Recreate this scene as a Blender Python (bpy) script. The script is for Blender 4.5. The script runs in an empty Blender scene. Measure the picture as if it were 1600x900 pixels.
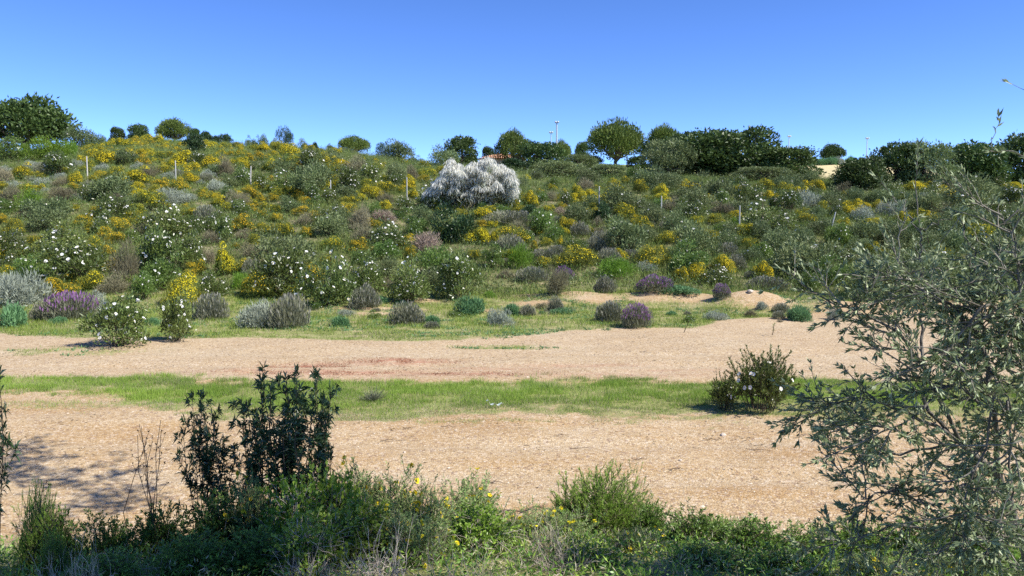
import bpy, math, random
import numpy as np
from mathutils import Vector, Matrix

random.seed(7)
RNG = np.random.default_rng(7)
C = bpy.context.scene.collection
PI = math.pi
F = 1256.0; HOR = 350.0; EYE = 3.0
PITCH = math.atan((450 - HOR) / F)

# ------------------------------------------------------------------ view geometry (used to read positions off the photo)
def ray(u, v):
    a = (u - 800) / F; b = -(v - 450) / F
    c, s = math.cos(PITCH), math.sin(PITCH)
    return np.array([a, c + b * s, -s + b * c])
def at(u, v, Y):
    d = ray(u, v); return np.array([0, 0, EYE]) + d * (Y / d[1])
def proj(p):
    x, y, z = p[0], p[1], p[2] - EYE
    c, s = math.cos(PITCH), math.sin(PITCH)
    dep = y * c - z * s; up = y * s + z * c
    return 800 + F * x / dep, 450 - F * up / dep, dep

# ------------------------------------------------------------------ noise
def _h(ix, iy, seed):
    n = (ix * 374761393 + iy * 668265263 + seed * 1442695041) & 0xffffffff
    n = ((n ^ (n >> 13)) * 1274126177) & 0xffffffff
    return ((n ^ (n >> 16)) & 0xffff) / 65535.0
def vnoise(x, y, seed=0):
    x = np.asarray(x, float); y = np.asarray(y, float)
    ix = np.floor(x).astype(np.int64); iy = np.floor(y).astype(np.int64)
    fx = x - ix; fy = y - iy
    fx = fx * fx * (3 - 2 * fx); fy = fy * fy * (3 - 2 * fy)
    a = _h(ix, iy, seed); b = _h(ix + 1, iy, seed); c = _h(ix, iy + 1, seed); d = _h(ix + 1, iy + 1, seed)
    return (a * (1 - fx) + b * fx) * (1 - fy) + (c * (1 - fx) + d * fx) * fy
def fbm(x, y, seed=0, o=4):
    s = 0; a = 0.5; t = 0
    for k in range(o):
        s = s + a * vnoise(x * 2 ** k, y * 2 ** k, seed + k * 17); t += a; a *= 0.5
    return s / t
def sstep(a, b, x):
    t = np.clip((x - a) / (b - a), 0, 1); return t * t * (3 - 2 * t)

# ------------------------------------------------------------------ terrain
YS = np.array([26, 32, 40, 50, 60, 75, 95, 130.])
US = np.array([-400, 0, 250, 500, 700, 960, 1150, 1300, 1600, 2000.])
VT = np.array([[495, 440, 370, 305, 270, 240, 238, 252],
               [495, 440, 370, 305, 265, 243, 240, 255],
               [495, 440, 370, 298, 255, 224, 228, 252],
               [495, 445, 375, 308, 262, 238, 242, 262],
               [495, 450, 390, 325, 285, 264, 260, 264],
               [495, 455, 400, 333, 300, 280, 267, 259],
               [495, 460, 412, 348, 310, 287, 272, 259],
               [495, 462, 418, 353, 318, 292, 274, 257],
               [495, 462, 420, 358, 325, 300, 287, 277],
               [495, 462, 420, 358, 325, 300, 287, 277.]])
ZT = 3 + (350 - VT) / F * YS[None, :]
def H(x, y):
    x = np.asarray(x, float); y = np.asarray(y, float)
    yc = np.clip(y, 26, 130)
    u = 800 + F * x / np.maximum(yc, 26)
    uc = np.clip(u, US[0], US[-1])
    iu = np.clip(np.searchsorted(US, uc, side='right') - 1, 0, len(US) - 2)
    iy = np.clip(np.searchsorted(YS, yc, side='right') - 1, 0, len(YS) - 2)
    fu = (uc - US[iu]) / (US[iu + 1] - US[iu]); fu = fu * fu * (3 - 2 * fu)
    fy = (yc - YS[iy]) / (YS[iy + 1] - YS[iy])
    z = (ZT[iu, iy] * (1 - fy) + ZT[iu, iy + 1] * fy) * (1 - fu) + (ZT[iu + 1, iy] * (1 - fy) + ZT[iu + 1, iy + 1] * fy) * fu
    z = np.where(y > 130, z - (y - 130) * 0.03, z)
    hill = sstep(25, 33, y)
    z = z * sstep(21, 27, y) + hill * ((fbm(x * .23, y * .23, 3) - .5) * 0.5 + (fbm(x * .9, y * .9, 5, 2) - .5) * .14)
    z = z + (fbm(x * .35, y * .8, 9, 3) - .5) * 0.10 * sstep(9, 12, y) * (1 - hill)
    rut = sum(np.exp(-((y - c - .12 * np.sin(x * .45 + c)) / .22) ** 2) for c in (9.4, 10.9, 16.9, 18.4))
    z = z - .035 * rut * (y < 24) + (fbm(x * 1.1, y * 2.6, 13, 3) - .5) * .06 * sstep(7.5, 9, y) * (1 - hill)
    # small spoil mounds at the foot of the slope, right of centre
    for mx, my, r, hh in ((8.7, 29.0, 1.5, .45), (5.9, 30.3, 1.7, .32), (11.2, 28.2, 1.3, .22), (2.7, 30.5, 1.1, .18), (14.5, 27.5, 1.8, .3), (.9, 30.6, .9, .14)):
        z = z + hh * np.exp(-(((x - mx) / r) ** 2 + ((y - my) / (r * .55)) ** 2))
    # roadside bank under the camera
    z = z + 1.2 * (1 - sstep(3.2, 7.7 , y + (fbm(x * .5, x * 0 + 3, 21, 2) - .5) * 1.2))
    return z
def hit(u, v, ymin=7.0, ymax=140.):
    d = ray(u, v); d = d / d[1]
    Y = np.arange(ymin, ymax, .1 if v > 480 else .25)
    zz = EYE + d[2] * Y; hh = H(d[0] * Y, Y)
    k = np.argmax(zz <= hh)
    if not (zz <= hh).any(): return None
    return np.array([d[0] * Y[k], Y[k], hh[k]])

# ------------------------------------------------------------------ materials
def new_mat(name):
    m = bpy.data.materials.new(name); m.use_nodes = True
    nt = m.node_tree
    for n in list(nt.nodes): nt.nodes.remove(n)
    return m, nt, nt.nodes, nt.links
def leaf_mat(name, dark, light, transl=0.3, rough=0.55, spec=0.25, obvar=0.25, huevar=0.0):
    m, nt, N, L = new_mat(name)
    out = N.new('ShaderNodeOutputMaterial')
    at_ = N.new('ShaderNodeAttribute'); at_.attribute_name = 'tint'
    mix = N.new('ShaderNodeMix'); mix.data_type = 'RGBA'
    mix.inputs[6].default_value = (*dark, 1); mix.inputs[7].default_value = (*light, 1)
    L.new(at_.outputs['Fac'], mix.inputs[0])
    oi = N.new('ShaderNodeObjectInfo')
    hsv = N.new('ShaderNodeHueSaturation')
    mr = N.new('ShaderNodeMapRange'); mr.inputs['To Min'].default_value = 1 - obvar; mr.inputs['To Max'].default_value = 1 + obvar
    L.new(oi.outputs['Random'], mr.inputs['Value']); L.new(mr.outputs[0], hsv.inputs['Value'])
    if huevar:
        wn = N.new('ShaderNodeMath'); wn.operation = 'FRACT'
        ml = N.new('ShaderNodeMath'); ml.operation = 'MULTIPLY'; ml.inputs[1].default_value = 7.31
        L.new(oi.outputs['Random'], ml.inputs[0]); L.new(ml.outputs[0], wn.inputs[0])
        m2 = N.new('ShaderNodeMapRange'); m2.inputs['To Min'].default_value = .5 - huevar; m2.inputs['To Max'].default_value = .5 + huevar
        L.new(wn.outputs[0], m2.inputs['Value']); L.new(m2.outputs[0], hsv.inputs['Hue'])
    L.new(mix.outputs[2], hsv.inputs['Color'])
    p = N.new('ShaderNodeBsdfPrincipled'); p.inputs['Roughness'].default_value = rough
    p.inputs['Specular IOR Level'].default_value = spec
    L.new(hsv.outputs[0], p.inputs['Base Color'])
    if transl > 0:
        t = N.new('ShaderNodeBsdfTranslucent'); L.new(hsv.outputs[0], t.inputs['Color'])
        ms = N.new('ShaderNodeMixShader'); ms.inputs[0].default_value = transl
        L.new(p.outputs[0], ms.inputs[1]); L.new(t.outputs[0], ms.inputs[2]); L.new(ms.outputs[0], out.inputs[0])
    else:
        L.new(p.outputs[0], out.inputs[0])
    return m
M = {}
def LM(k, *a, **kw): M[k] = leaf_mat(k, *a, **kw)
LM('rockrose_leaf', (.035, .065, .014), (.21, .27, .065), .25, .35, .5, .25, .012)
LM('rockrose_green', (.05, .10, .02), (.21, .31, .065), .28, .4, .4, .2, .012)
LM('greyrose_leaf', (.06, .09, .03), (.26, .32, .13), .22, .5, .3, .2, .012)
LM('mastic_leaf', (.022, .05, .018), (.07, .12, .04), .2, .4, .4, .15)
LM('broom_twig', (.09, .12, .02), (.24, .28, .06), .25, .6, .2, .2, .015)
LM('broom_yellow', (.55, .44, .02), (.95, .78, .04), .3, .7, .1, .1, .008)
LM('halimium_yellow', (.60, .40, .015), (.90, .64, .05), .3, .7, .1, .1, .006)
LM('lavender_leaf', (.10, .11, .06), (.29, .30, .20), .15, .7, .15, .2, .01)
LM('lavender_bloom', (.13, .06, .14), (.33, .17, .35), .25, .7, .1, .15)
LM('lavender_faded', (.16, .155, .12), (.36, .35, .28), .2, .8, .1, .15)
LM('dry_twig', (.11, .10, .055), (.30, .28, .17), .05, .9, .1, .25, .015)
LM('pink_twig', (.20, .15, .11), (.44, .34, .27), .1, .9, .1, .1)
LM('silver_leaf', (.20, .23, .17), (.42, .46, .36), .15, .7, .15, .15)
LM('fresh_leaf', (.09, .18, .015), (.24, .38, .05), .35, .5, .25, .15, .01)
LM('herb_leaf', (.07, .17, .06), (.20, .36, .16), .3, .5, .25, .12)
LM('oak_leaf', (.03, .06, .014), (.11, .165, .045), .2, .45, .3, .2, .01)
LM('pine_needle', (.05, .085, .014), (.23, .30, .07), .2, .5, .25, .12)
LM('white_bloom', (.60, .59, .50), (.88, .87, .79), .35, .8, .1, .05)
LM('white_petal', (.78, .78, .75), (.90, .90, .88), .3, .7, .1, .03)
LM('yellow_heart', (.75, .5, .02), (.85, .6, .05), .1, .8, .1, .03)
LM('grass_blade', (.13, .23, .03), (.36, .50, .09), .35, .55, .2, .0)
LM('verge_blade', (.13, .21, .03), (.38, .46, .11), .35, .55, .2, .0)
LM('hill_blade', (.10, .15, .03), (.32, .38, .12), .3, .6, .15, .0)
LM('straw_blade', (.30, .26, .16), (.55, .49, .34), .25, .7, .15, .15)
LM('olive_leaf', (.06, .10, .03), (.42, .48, .26), .18, .48, .4, .05)
LM('bramble_leaf', (.12, .22, .02), (.40, .54, .08), .35, .4, .4, .15, .01)
LM('fine_leaf', (.12, .24, .03), (.34, .50, .09), .35, .45, .3, .12, .01)
LM('greygreen_leaf', (.14, .24, .06), (.42, .54, .19), .3, .5, .3, .12, .01)
LM('deep_leaf', (.06, .135, .02), (.23, .38, .065), .3, .4, .4, .2, .01)
LM('lanceolate_leaf', (.02, .045, .018), (.07, .125, .045), .22, .3, .55, .1)
LM('broad_leaf', (.05, .14, .02), (.15, .32, .05), .35, .3, .5, .05)
LM('red_stonecrop', (.18, .07, .04), (.34, .16, .09), .1, .7, .15, .0)
LM('dead_twig', (.24, .20, .16), (.55, .48, .40), .0, .9, .1, .1)
LM('dark_stem', (.05, .035, .025), (.11, .085, .06), .0, .8, .2, .1)
LM('grey_bark', (.10, .09, .07), (.26, .24, .20), .0, .85, .15, .1)
LM('pebble', (.34, .26, .17), (.62, .53, .41), .0, .9, .15, .0)

def bark_mat(name, c1, c2, sc=9):
    m, nt, N, L = new_mat(name)
    out = N.new('ShaderNodeOutputMaterial'); p = N.new('ShaderNodeBsdfPrincipled'); p.inputs['Roughness'].default_value = .9
    tc = N.new('ShaderNodeTexCoord'); mp = N.new('ShaderNodeMapping'); mp.inputs['Scale'].default_value = (sc, sc, sc * .25)
    nz = N.new('ShaderNodeTexNoise'); nz.inputs['Scale'].default_value = 1.5; nz.inputs['Detail'].default_value = 5
    cr = N.new('ShaderNodeValToRGB'); cr.color_ramp.elements[0].position = .35; cr.color_ramp.elements[1].position = .65
    cr.color_ramp.elements[0].color = (*c1, 1); cr.color_ramp.elements[1].color = (*c2, 1)
    bp = N.new('ShaderNodeBump'); bp.inputs['Distance'].default_value = .02
    L.new(tc.outputs['Object'], mp.inputs[0]); L.new(mp.outputs[0], nz.inputs[0]); L.new(nz.outputs[0], cr.inputs[0])
    L.new(cr.outputs[0], p.inputs['Base Color']); L.new(nz.outputs[0], bp.inputs['Height']); L.new(bp.outputs[0], p.inputs['Normal'])
    L.new(p.outputs[0], out.inputs[0]); return m
M['bark'] = bark_mat('bark', (.07, .055, .04), (.20, .165, .13))
M['olive_bark'] = bark_mat('olive_bark', (.06, .052, .042), (.20, .18, .15), 25)

def plain(name, c, rough=.7, metal=0, ns=6, nv=.25, spec=.3):
    m, nt, N, L = new_mat(name)
    out = N.new('ShaderNodeOutputMaterial'); p = N.new('ShaderNodeBsdfPrincipled'); p.inputs['Roughness'].default_value = rough
    p.inputs['Metallic'].default_value = metal; p.inputs['Specular IOR Level'].default_value = spec
    nz = N.new('ShaderNodeTexNoise'); nz.inputs['Scale'].default_value = ns; nz.inputs['Detail'].default_value = 4
    tc = N.new('ShaderNodeTexCoord'); L.new(tc.outputs['Object'], nz.inputs[0])
    mx = N.new('ShaderNodeMix'); mx.data_type = 'RGBA'
    mx.inputs[6].default_value = (*[x * (1 - nv) for x in c], 1); mx.inputs[7].default_value = (*[min(1, x * (1 + nv)) for x in c], 1)
    L.new(nz.outputs[0], mx.inputs[0]); L.new(mx.outputs[2], p.inputs['Base Color']); L.new(p.outputs[0], out.inputs[0])
    return m
M['post'] = plain('post_wood', (.50, .47, .42), .85, 0, 12, .2)
M['post_concrete'] = plain('post_concrete', (.44, .44, .42), .9, 0, 10, .15)
M['mast'] = plain('mast_paint', (.48, .49, .50), .4, 0, 3, .05)
M['lamp'] = plain('lamp_housing', (.55, .56, .58), .4, 0, 3, .1)
M['plaster'] = plain('plaster', (.55, .45, .33), .9, 0, 2, .12)
M['rooftile'] = plain('roof_tile', (.50, .27, .16), .9, 0, 5, .25)
M['window_dark'] = plain('window_glass', (.02, .022, .025), .15, 0, 2, .1, .5)
M['plastic'] = plain('plastic_film', (.42, .48, .45), .35, 0, 20, .1, .5)
M['twigwood'] = plain('twig_wood', (.13, .09, .065), .9, 0, 30, .3)
M['stone'] = plain('stone', (.50, .43, .35), .9, 0, 14, .25)

# ground: bare gravelly earth, green soil and slope litter blended by attributes on the sheet
def ground_mat():
    m, nt, N, L = new_mat('ground_earth')
    out = N.new('ShaderNodeOutputMaterial'); p = N.new('ShaderNodeBsdfPrincipled'); p.inputs['Roughness'].default_value = .95
    p.inputs['Specular IOR Level'].default_value = .15
    geo = N.new('ShaderNodeNewGeometry')
    def noise(sc, det=4, rough=.55, stretch=None):
        n = N.new('ShaderNodeTexNoise'); n.inputs['Scale'].default_value = sc; n.inputs['Detail'].default_value = det; n.inputs['Roughness'].default_value = rough
        if stretch:
            mp = N.new('ShaderNodeMapping'); mp.inputs['Scale'].default_value = stretch; L.new(geo.outputs['Position'], mp.inputs[0]); L.new(mp.outputs[0], n.inputs[0])
        else: L.new(geo.outputs['Position'], n.inputs[0])
        return n
    def ramp(src, stops):
        r = N.new('ShaderNodeValToRGB'); e = r.color_ramp.elements
        while len(e) < len(stops): e.new(.5)
        for k, (pos, col) in enumerate(stops): e[k].position = pos; e[k].color = (*col, 1)
        L.new(src, r.inputs[0]); return r.outputs[0]
    def mixc(f, a, b, mode='MIX'):
        x = N.new('ShaderNodeMix'); x.data_type = 'RGBA'; x.blend_type = mode
        for s, i in ((f, 0), (a, 6), (b, 7)):
            if hasattr(s, 'links') or hasattr(s, 'is_linked'): L.new(s, x.inputs[i])
            elif i == 0: x.inputs[0].default_value = s
            else: x.inputs[i].default_value = (*s, 1)
        return x.outputs[2]
    def attr(n):
        a = N.new('ShaderNodeAttribute'); a.attribute_name = n; return a.outputs['Fac']
    def math_(op, a, b=None, clamp=False):
        x = N.new('ShaderNodeMath'); x.operation = op; x.use_clamp = clamp
        for s, i in ((a, 0), (b, 1)):
            if s is None: continue
            if isinstance(s, (int, float)): x.inputs[i].default_value = s
            else: L.new(s, x.inputs[i])
        return x.outputs[0]
    big = noise(.45, 5, .6, (1, 1.6, 1)); mid = noise(3.2, 5, .65); streak = noise(.9, 5, .6, (.35, 2.2, 1))
    vor = N.new('ShaderNodeTexVoronoi'); vor.inputs['Scale'].default_value = 42; L.new(geo.outputs['Position'], vor.inputs[0])
    vor2 = N.new('ShaderNodeTexVoronoi'); vor2.inputs['Scale'].default_value = 26; L.new(geo.outputs['Position'], vor2.inputs[0])
    fine = noise(60, 3, .7)
    earth = ramp(big.outputs[0], [(.34, (.36, .205, .08)), (.5, (.43, .275, .125)), (.64, (.50, .38, .235))])
    earth = mixc(math_('MULTIPLY', attr('pale'), .8), earth, (.47, .385, .265))
    earth = mixc(ramp(streak.outputs[0], [(.40, (0, 0, 0)), (.72, (.75, .75, .75))]), earth, (.47, .365, .235))
    earth = mixc(ramp(mid.outputs[0], [(.25, (.55, .55, .55)), (.5, (0, 0, 0))]), earth, (.27, .175, .085))
    # pebbles: every cell of the cell pattern its own stone colour
    sep = N.new('ShaderNodeSeparateColor'); L.new(vor.outputs['Color'], sep.inputs[0])
    peb = ramp(sep.outputs[0], [(0, (.13, .085, .045)), (.25, (.31, .21, .10)), (.6, (.42, .31, .17)), (.85, (.53, .44, .30)), (1, (.68, .60, .47))])
    earth = mixc(.45, earth, peb)
    sep2 = N.new('ShaderNodeSeparateColor'); L.new(vor2.outputs['Color'], sep2.inputs[0])
    earth = mixc(ramp(sep2.outputs[1], [(.90, (0, 0, 0)), (.94, (.4, .4, .4))]), earth, (.62, .52, .40))
    earth = mixc(ramp(sep2.outputs[2], [(.90, (0, 0, 0)), (.93, (.6, .6, .6))]), earth, (.22, .14, .10))
    red = mixc(ramp(mid.outputs[0], [(.35, (0, 0, 0)), (.55, (1, 1, 1))]), (.27, .12, .07), (.40, .22, .14))
    rmask = math_('MULTIPLY', math_('MULTIPLY', attr('red'), 1.35), ramp(noise(6, 4, .7, (.6, 1.6, 1)).outputs[0], [(.38, (0, 0, 0)), (.55, (1, 1, 1))]), True)
    earth = mixc(rmask, earth, red)
    green = ramp(mid.outputs[0], [(.3, (.14, .155, .045)), (.55, (.24, .26, .09)), (.75, (.38, .31, .17))])
    gm = math_('ADD', attr('grassy'), math_('MULTIPLY', math_('SUBTRACT', noise(7, 6, .8).outputs[0], .5), 2.2))
    gmask = ramp(gm, [(.35, (0, 0, 0)), (.85, (.9, .9, .9))])
    col = mixc(gmask, earth, green)
    litter = ramp(noise(1.1, 6, .75).outputs[0], [(.3, (.05, .065, .02)), (.5, (.12, .125, .05)), (.68, (.34, .28, .18))])
    litter = mixc(math_('MULTIPLY', attr('field'), 1.0), litter, (.30, .34, .12))
    litter = mixc(attr('stubble'), litter, (.52, .44, .24))
    col = mixc(attr('hill'), col, litter)
    L.new(col, p.inputs['Base Color'])
    hsum = math_('ADD', math_('MULTIPLY', vor.outputs['Distance'], -.6), math_('MULTIPLY', fine.outputs[0], .5))
    hsum = math_('ADD', hsum, math_('MULTIPLY', mid.outputs[0], .8))
    bp = N.new('ShaderNodeBump'); bp.inputs['Strength'].default_value = .8; bp.inputs['Distance'].default_value = .02
    L.new(hsum, bp.inputs['Height']); L.new(bp.outputs[0], p.inputs['Normal'])
    L.new(p.outputs[0], out.inputs[0]); return m
M['ground'] = ground_mat()

# ------------------------------------------------------------------ vectorised mesh building
def nrm(a): return a / np.maximum(np.linalg.norm(a, axis=-1, keepdims=True), 1e-9)
class MB:
    def __init__(s): s.V = []; s.F3 = []; s.F4 = []; s.T3 = []; s.T4 = []; s.m3 = []; s.m4 = []; s.n = 0
    def add(s, V, F, tint, mi=0):
        F = np.asarray(F, np.int64) + s.n; V = np.asarray(V, float).reshape(-1, 3)
        s.V.append(V); s.n += len(V); t = np.broadcast_to(np.asarray(tint, float), (len(F),)); mm = np.full(len(F), mi)
        if F.shape[1] == 3: s.F3.append(F); s.T3.append(t); s.m3.append(mm)
        else: s.F4.append(F); s.T4.append(t); s.m4.append(mm)
    def leaves(s, P, D, L, W, tint, mi=0, fold=0.0, mid=.45, droop=0.0, up=None):
        n = len(P); D = nrm(D)
        R = RNG.normal(size=(n, 3)) if up is None else np.broadcast_to(up, (n, 3)) + RNG.normal(size=(n, 3)) * .35
        S = nrm(np.cross(D, R)); Nn = np.cross(S, D)
        L = np.broadcast_to(L, (n,))[:, None]; W = np.broadcast_to(W, (n,))[:, None]
        tip = P + D * L + np.array([0, 0, -1]) * L * droop
        m = P + D * L * mid
        a = m + S * W * .5; b = m - S * W * .5
        i = np.arange(n)[:, None]
        if fold == 0:
            V = np.stack([P, a, tip, b], 1).reshape(-1, 3)
            s.add(V, np.hstack([i * 4, i * 4 + 1, i * 4 + 2, i * 4 + 3]), tint, mi)
        else:
            c = m - Nn * W * fold
            V = np.stack([P, a, tip, b, c], 1).reshape(-1, 3)
            Fq = np.concatenate([np.hstack([i * 5, i * 5 + 1, i * 5 + 2, i * 5 + 4]), np.hstack([i * 5, i * 5 + 4, i * 5 + 2, i * 5 + 3])])
            t = np.broadcast_to(tint, (n,)); s.add(V, Fq, np.concatenate([t, t]), mi)
    def blades(s, P, D, L, W, tint, mi=0):
        n = len(P); D = nrm(D); a = RNG.uniform(0, 2 * PI, n)
        S = np.stack([np.cos(a), np.sin(a), a * 0], 1)
        L = np.broadcast_to(L, (n,))[:, None]; W = np.broadcast_to(W, (n,))[:, None]
        V = np.stack([P - S * W * .5, P + S * W * .5, P + D * L], 1).reshape(-1, 3); i = np.arange(n)[:, None]
        s.add(V, np.hstack([i * 3, i * 3 + 1, i * 3 + 2]), tint, mi)
    def segs(s, A, B, ra, rb, k=3, tint=.5, mi=0):
        A = np.asarray(A, float).reshape(-1, 3); B = np.asarray(B, float).reshape(-1, 3); n = len(A)
        D = nrm(B - A); R = np.where(np.abs(D[:, 2:3]) < .9, np.array([[0, 0, 1.]]), np.array([[1., 0, 0]]))
        S = nrm(np.cross(D, R)); T = np.cross(D, S)
        ra = np.broadcast_to(ra, (n,))[:, None]; rb = np.broadcast_to(rb, (n,))[:, None]
        V = []
        for j in range(k):
            c, q = math.cos(2 * PI * j / k), math.sin(2 * PI * j / k)
            V.append(A + (S * c + T * q) * ra)
        for j in range(k):
            c, q = math.cos(2 * PI * j / k), math.sin(2 * PI * j / k)
            V.append(B + (S * c + T * q) * rb)
        V = np.stack(V, 1).reshape(-1, 3); i = np.arange(n)[:, None] * 2 * k
        t = np.broadcast_to(tint, (n,))
        for j in range(k):
            s.add(V if j == 0 else np.zeros((0, 3)), (np.hstack([i + j, i + (j + 1) % k, i + k + (j + 1) % k, i + k + j]) - (0 if j == 0 else len(V))), t, mi)
    def line(s, pts, r0, r1, k=5, tint=.5, mi=0):
        pts = np.asarray(pts, float); n = len(pts) - 1
        rr = np.linspace(r0, r1, n + 1)
        s.segs(pts[:-1], pts[1:], rr[:-1], rr[1:], k, tint, mi)
    def disc(s, P, Nn, R, tint, mi=0, k=6, cup=.25):
        n = len(P); Nn = nrm(Nn); S = nrm(np.cross(Nn, RNG.normal(size=(n, 3)))); T = np.cross(Nn, S)
        R = np.broadcast_to(R, (n,))[:, None]
        V = [P]
        for j in range(k):
            c, q = math.cos(2 * PI * j / k), math.sin(2 * PI * j / k)
            f = 1.0 if j % 2 == 0 else .82
            V.append(P + (S * c + T * q) * R * f + Nn * R * cup)
        V = np.stack(V, 1).reshape(-1, 3); i = np.arange(n)[:, None] * (k + 1)
        Fc = np.concatenate([np.hstack([i, i + 1 + j, i + 1 + (j + 1) % k]) for j in range(k)])
        s.add(V, Fc, np.tile(np.broadcast_to(tint, (n,)), k), mi)
    def mesh(s, name, mats):
        me = bpy.data.meshes.new(name)
        V = np.concatenate(s.V) if s.V else np.zeros((0, 3))
        F3 = np.concatenate(s.F3) if s.F3 else np.zeros((0, 3), int); F4 = np.concatenate(s.F4) if s.F4 else np.zeros((0, 4), int)
        T = np.concatenate([np.concatenate(s.T3) if s.T3 else [], np.concatenate(s.T4) if s.T4 else []])
        mi = np.concatenate([np.concatenate(s.m3) if s.m3 else [], np.concatenate(s.m4) if s.m4 else []]).astype(np.int32)
        me.vertices.add(len(V)); me.vertices.foreach_set('co', V.astype(np.float32).ravel())
        loops = np.concatenate([F3.ravel(), F4.ravel()]).astype(np.int32)
        me.loops.add(len(loops)); me.loops.foreach_set('vertex_index', loops)
        nf = len(F3) + len(F4); me.polygons.add(nf)
        tot = np.concatenate([np.full(len(F3), 3), np.full(len(F4), 4)]).astype(np.int32)
        st = np.concatenate([[0], np.cumsum(tot)[:-1]]).astype(np.int32) if nf else np.zeros(0, np.int32)
        me.polygons.foreach_set('loop_start', st); me.polygons.foreach_set('material_index', mi)
        a = me.attributes.new('tint', 'FLOAT', 'FACE'); a.data.foreach_set('value', T.astype(np.float32))
        for m in mats: me.materials.append(M[m])
        me.update(calc_edges=True); return me
def tag(o, label=None, cat=None, group=None, kind=None):
    if label: o['label'] = label
    if cat: o['category'] = cat
    if group: o['group'] = group
    if kind: o['kind'] = kind
    return o
def link(name, me, parent=None):
    o = bpy.data.objects.new(name, me); C.objects.link(o)
    if parent: o.parent = parent
    return o
def empty(name, loc=(0, 0, 0)):
    o = bpy.data.objects.new(name, None); o.empty_display_size = .2; C.objects.link(o); o.location = [float(x) for x in loc]; return o

# ------------------------------------------------------------------ shrub prototypes
def rand_unit(n, zmin=-1.):
    z = RNG.uniform(zmin, 1, n); a = RNG.uniform(0, 2 * PI, n); r = np.sqrt(1 - z * z)
    return np.stack([r * np.cos(a), r * np.sin(a), z], 1)
def lobes(n, rx, h, r0, r1, low=.15):
    """centres and radii of leaf clumps that together fill an uneven dome"""
    out = []; ph = RNG.uniform(0, 6.28, 3); ex = RNG.uniform(.75, 1.2)
    for k in range(n):
        d = rand_unit(1, .0)[0]; q = RNG.uniform(.45, 1) ** .6; az = math.atan2(d[1], d[0]); q *= (1 + .22 * math.sin(2 * az + ph[0]) + .16 * math.sin(3 * az + ph[1])) * (1.22 if RNG.random() < .12 else 1)
        r = RNG.uniform(r0, r1)
        c = np.array([d[0] * (rx - r) * q * ex, d[1] * (rx - r) * q / ex, low * h + d[2] * (h * (1 - low) - r) * q])
        c[2] = max(c[2], r * .35)
        out.append((c, r))
    return out
def dome_leaves(mb, lb, n, L, W, out_w=1., up_w=.4, jit=.6, mi=0, fill=.35, sq=.85):
    ra = np.array([l[1] for l in lb]); cs = np.array([l[0] for l in lb])
    idx = RNG.choice(len(lb), n, p=ra ** 2 / (ra ** 2).sum())
    d = rand_unit(n, -.55); rr = ra[idx] * np.where(RNG.random(n) < fill, RNG.uniform(.3, 1, n), RNG.uniform(.85, 1.12, n))
    rr = np.where(RNG.random(n) < .10, ra[idx] * RNG.uniform(1.05, 1.5, n), rr)
    P = cs[idx] + d * rr[:, None] * np.array([1, 1, sq]); P[:, 2] = np.maximum(P[:, 2], .01)
    D = d * out_w + np.array([0, 0, up_w]) + RNG.normal(size=(n, 3)) * jit
    clump = RNG.random(len(lb))
    tint = np.clip(.45 * RNG.random(n) + .35 * clump[idx] + .2 * RNG.random(n), 0, 1)
    mb.leaves(P, D, L * RNG.uniform(.7, 1.3, n), W * RNG.uniform(.7, 1.3, n), tint, mi)
def stems_to(mb, lb, n, r=.012, mi=0, spread=.12):
    for k in range(n):
        c, rad = lb[RNG.integers(len(lb))]
        a = RNG.normal(size=3) * spread; a[2] = 0
        m = (a + c) * .5 + RNG.normal(size=3) * .06; m[2] = abs(m[2])
        e = c + RNG.normal(size=3) * rad * .5
        mb.line([a, m, c, e], r, r * .35, 3, RNG.random(), mi)
def flowers(mb, lb, n, R, zmin=.0, mi=0, k=6, out=1.06, cup=.25, top=0.):
    ra = np.array([l[1] for l in lb]); cs = np.array([l[0] for l in lb])
    w = ra ** 2 * (1 + top * np.maximum(cs[:, 2], 0)) * RNG.uniform(.4, 1.4, len(lb)); idx = RNG.choice(len(lb), n, p=w / w.sum())
    d = rand_unit(n, zmin); P = cs[idx] + d * (ra[idx] * out)[:, None]
    mb.disc(P, d + np.array([0, 0, .4]) + RNG.normal(size=(n, 3)) * .25, R * RNG.uniform(.75, 1.2, n), RNG.random(n), mi, k, cup)
    return P, d
KINDS = {}
def proto(kind, parts, w, h): KINDS.setdefault(kind, []).append((parts, w, h))
def ext(*mbs):
    V = np.concatenate([v for mb in mbs for v in mb.V]); return max(np.ptp(V[:, 0]), np.ptp(V[:, 1])) * .94, V[:, 2].max() * .97
for v in range(6):   # rockroses: upright resinous bushes, white saucer flowers
    for kind, mat, nf in (('rockrose', 'rockrose_leaf', 58), ('greenrose', 'rockrose_green', 24), ('greyrose', 'greyrose_leaf', 6)):
        lb = lobes(26, 1.0, 1.5, .20, .40, .1)
        f = MB(); dome_leaves(f, lb, 3600, .13, .038, .8, .6, .6)
        s = MB(); stems_to(s, lb, 22, .014)
        b = MB(); P, d = flowers(b, lb, nf, .058, .1, 0, 6)
        b.disc(P + nrm(d) * .012, d + np.array([0, 0, .4]), .014, .5, 1, 5, 0.)
        w, h = ext(f)
        proto(kind, [('foliage', f.mesh('foliage', [mat])), ('stems', s.mesh('stems', ['dark_stem'])), ('blossom', b.mesh('blossom', ['white_petal', 'yellow_heart']))], w, h)
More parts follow.
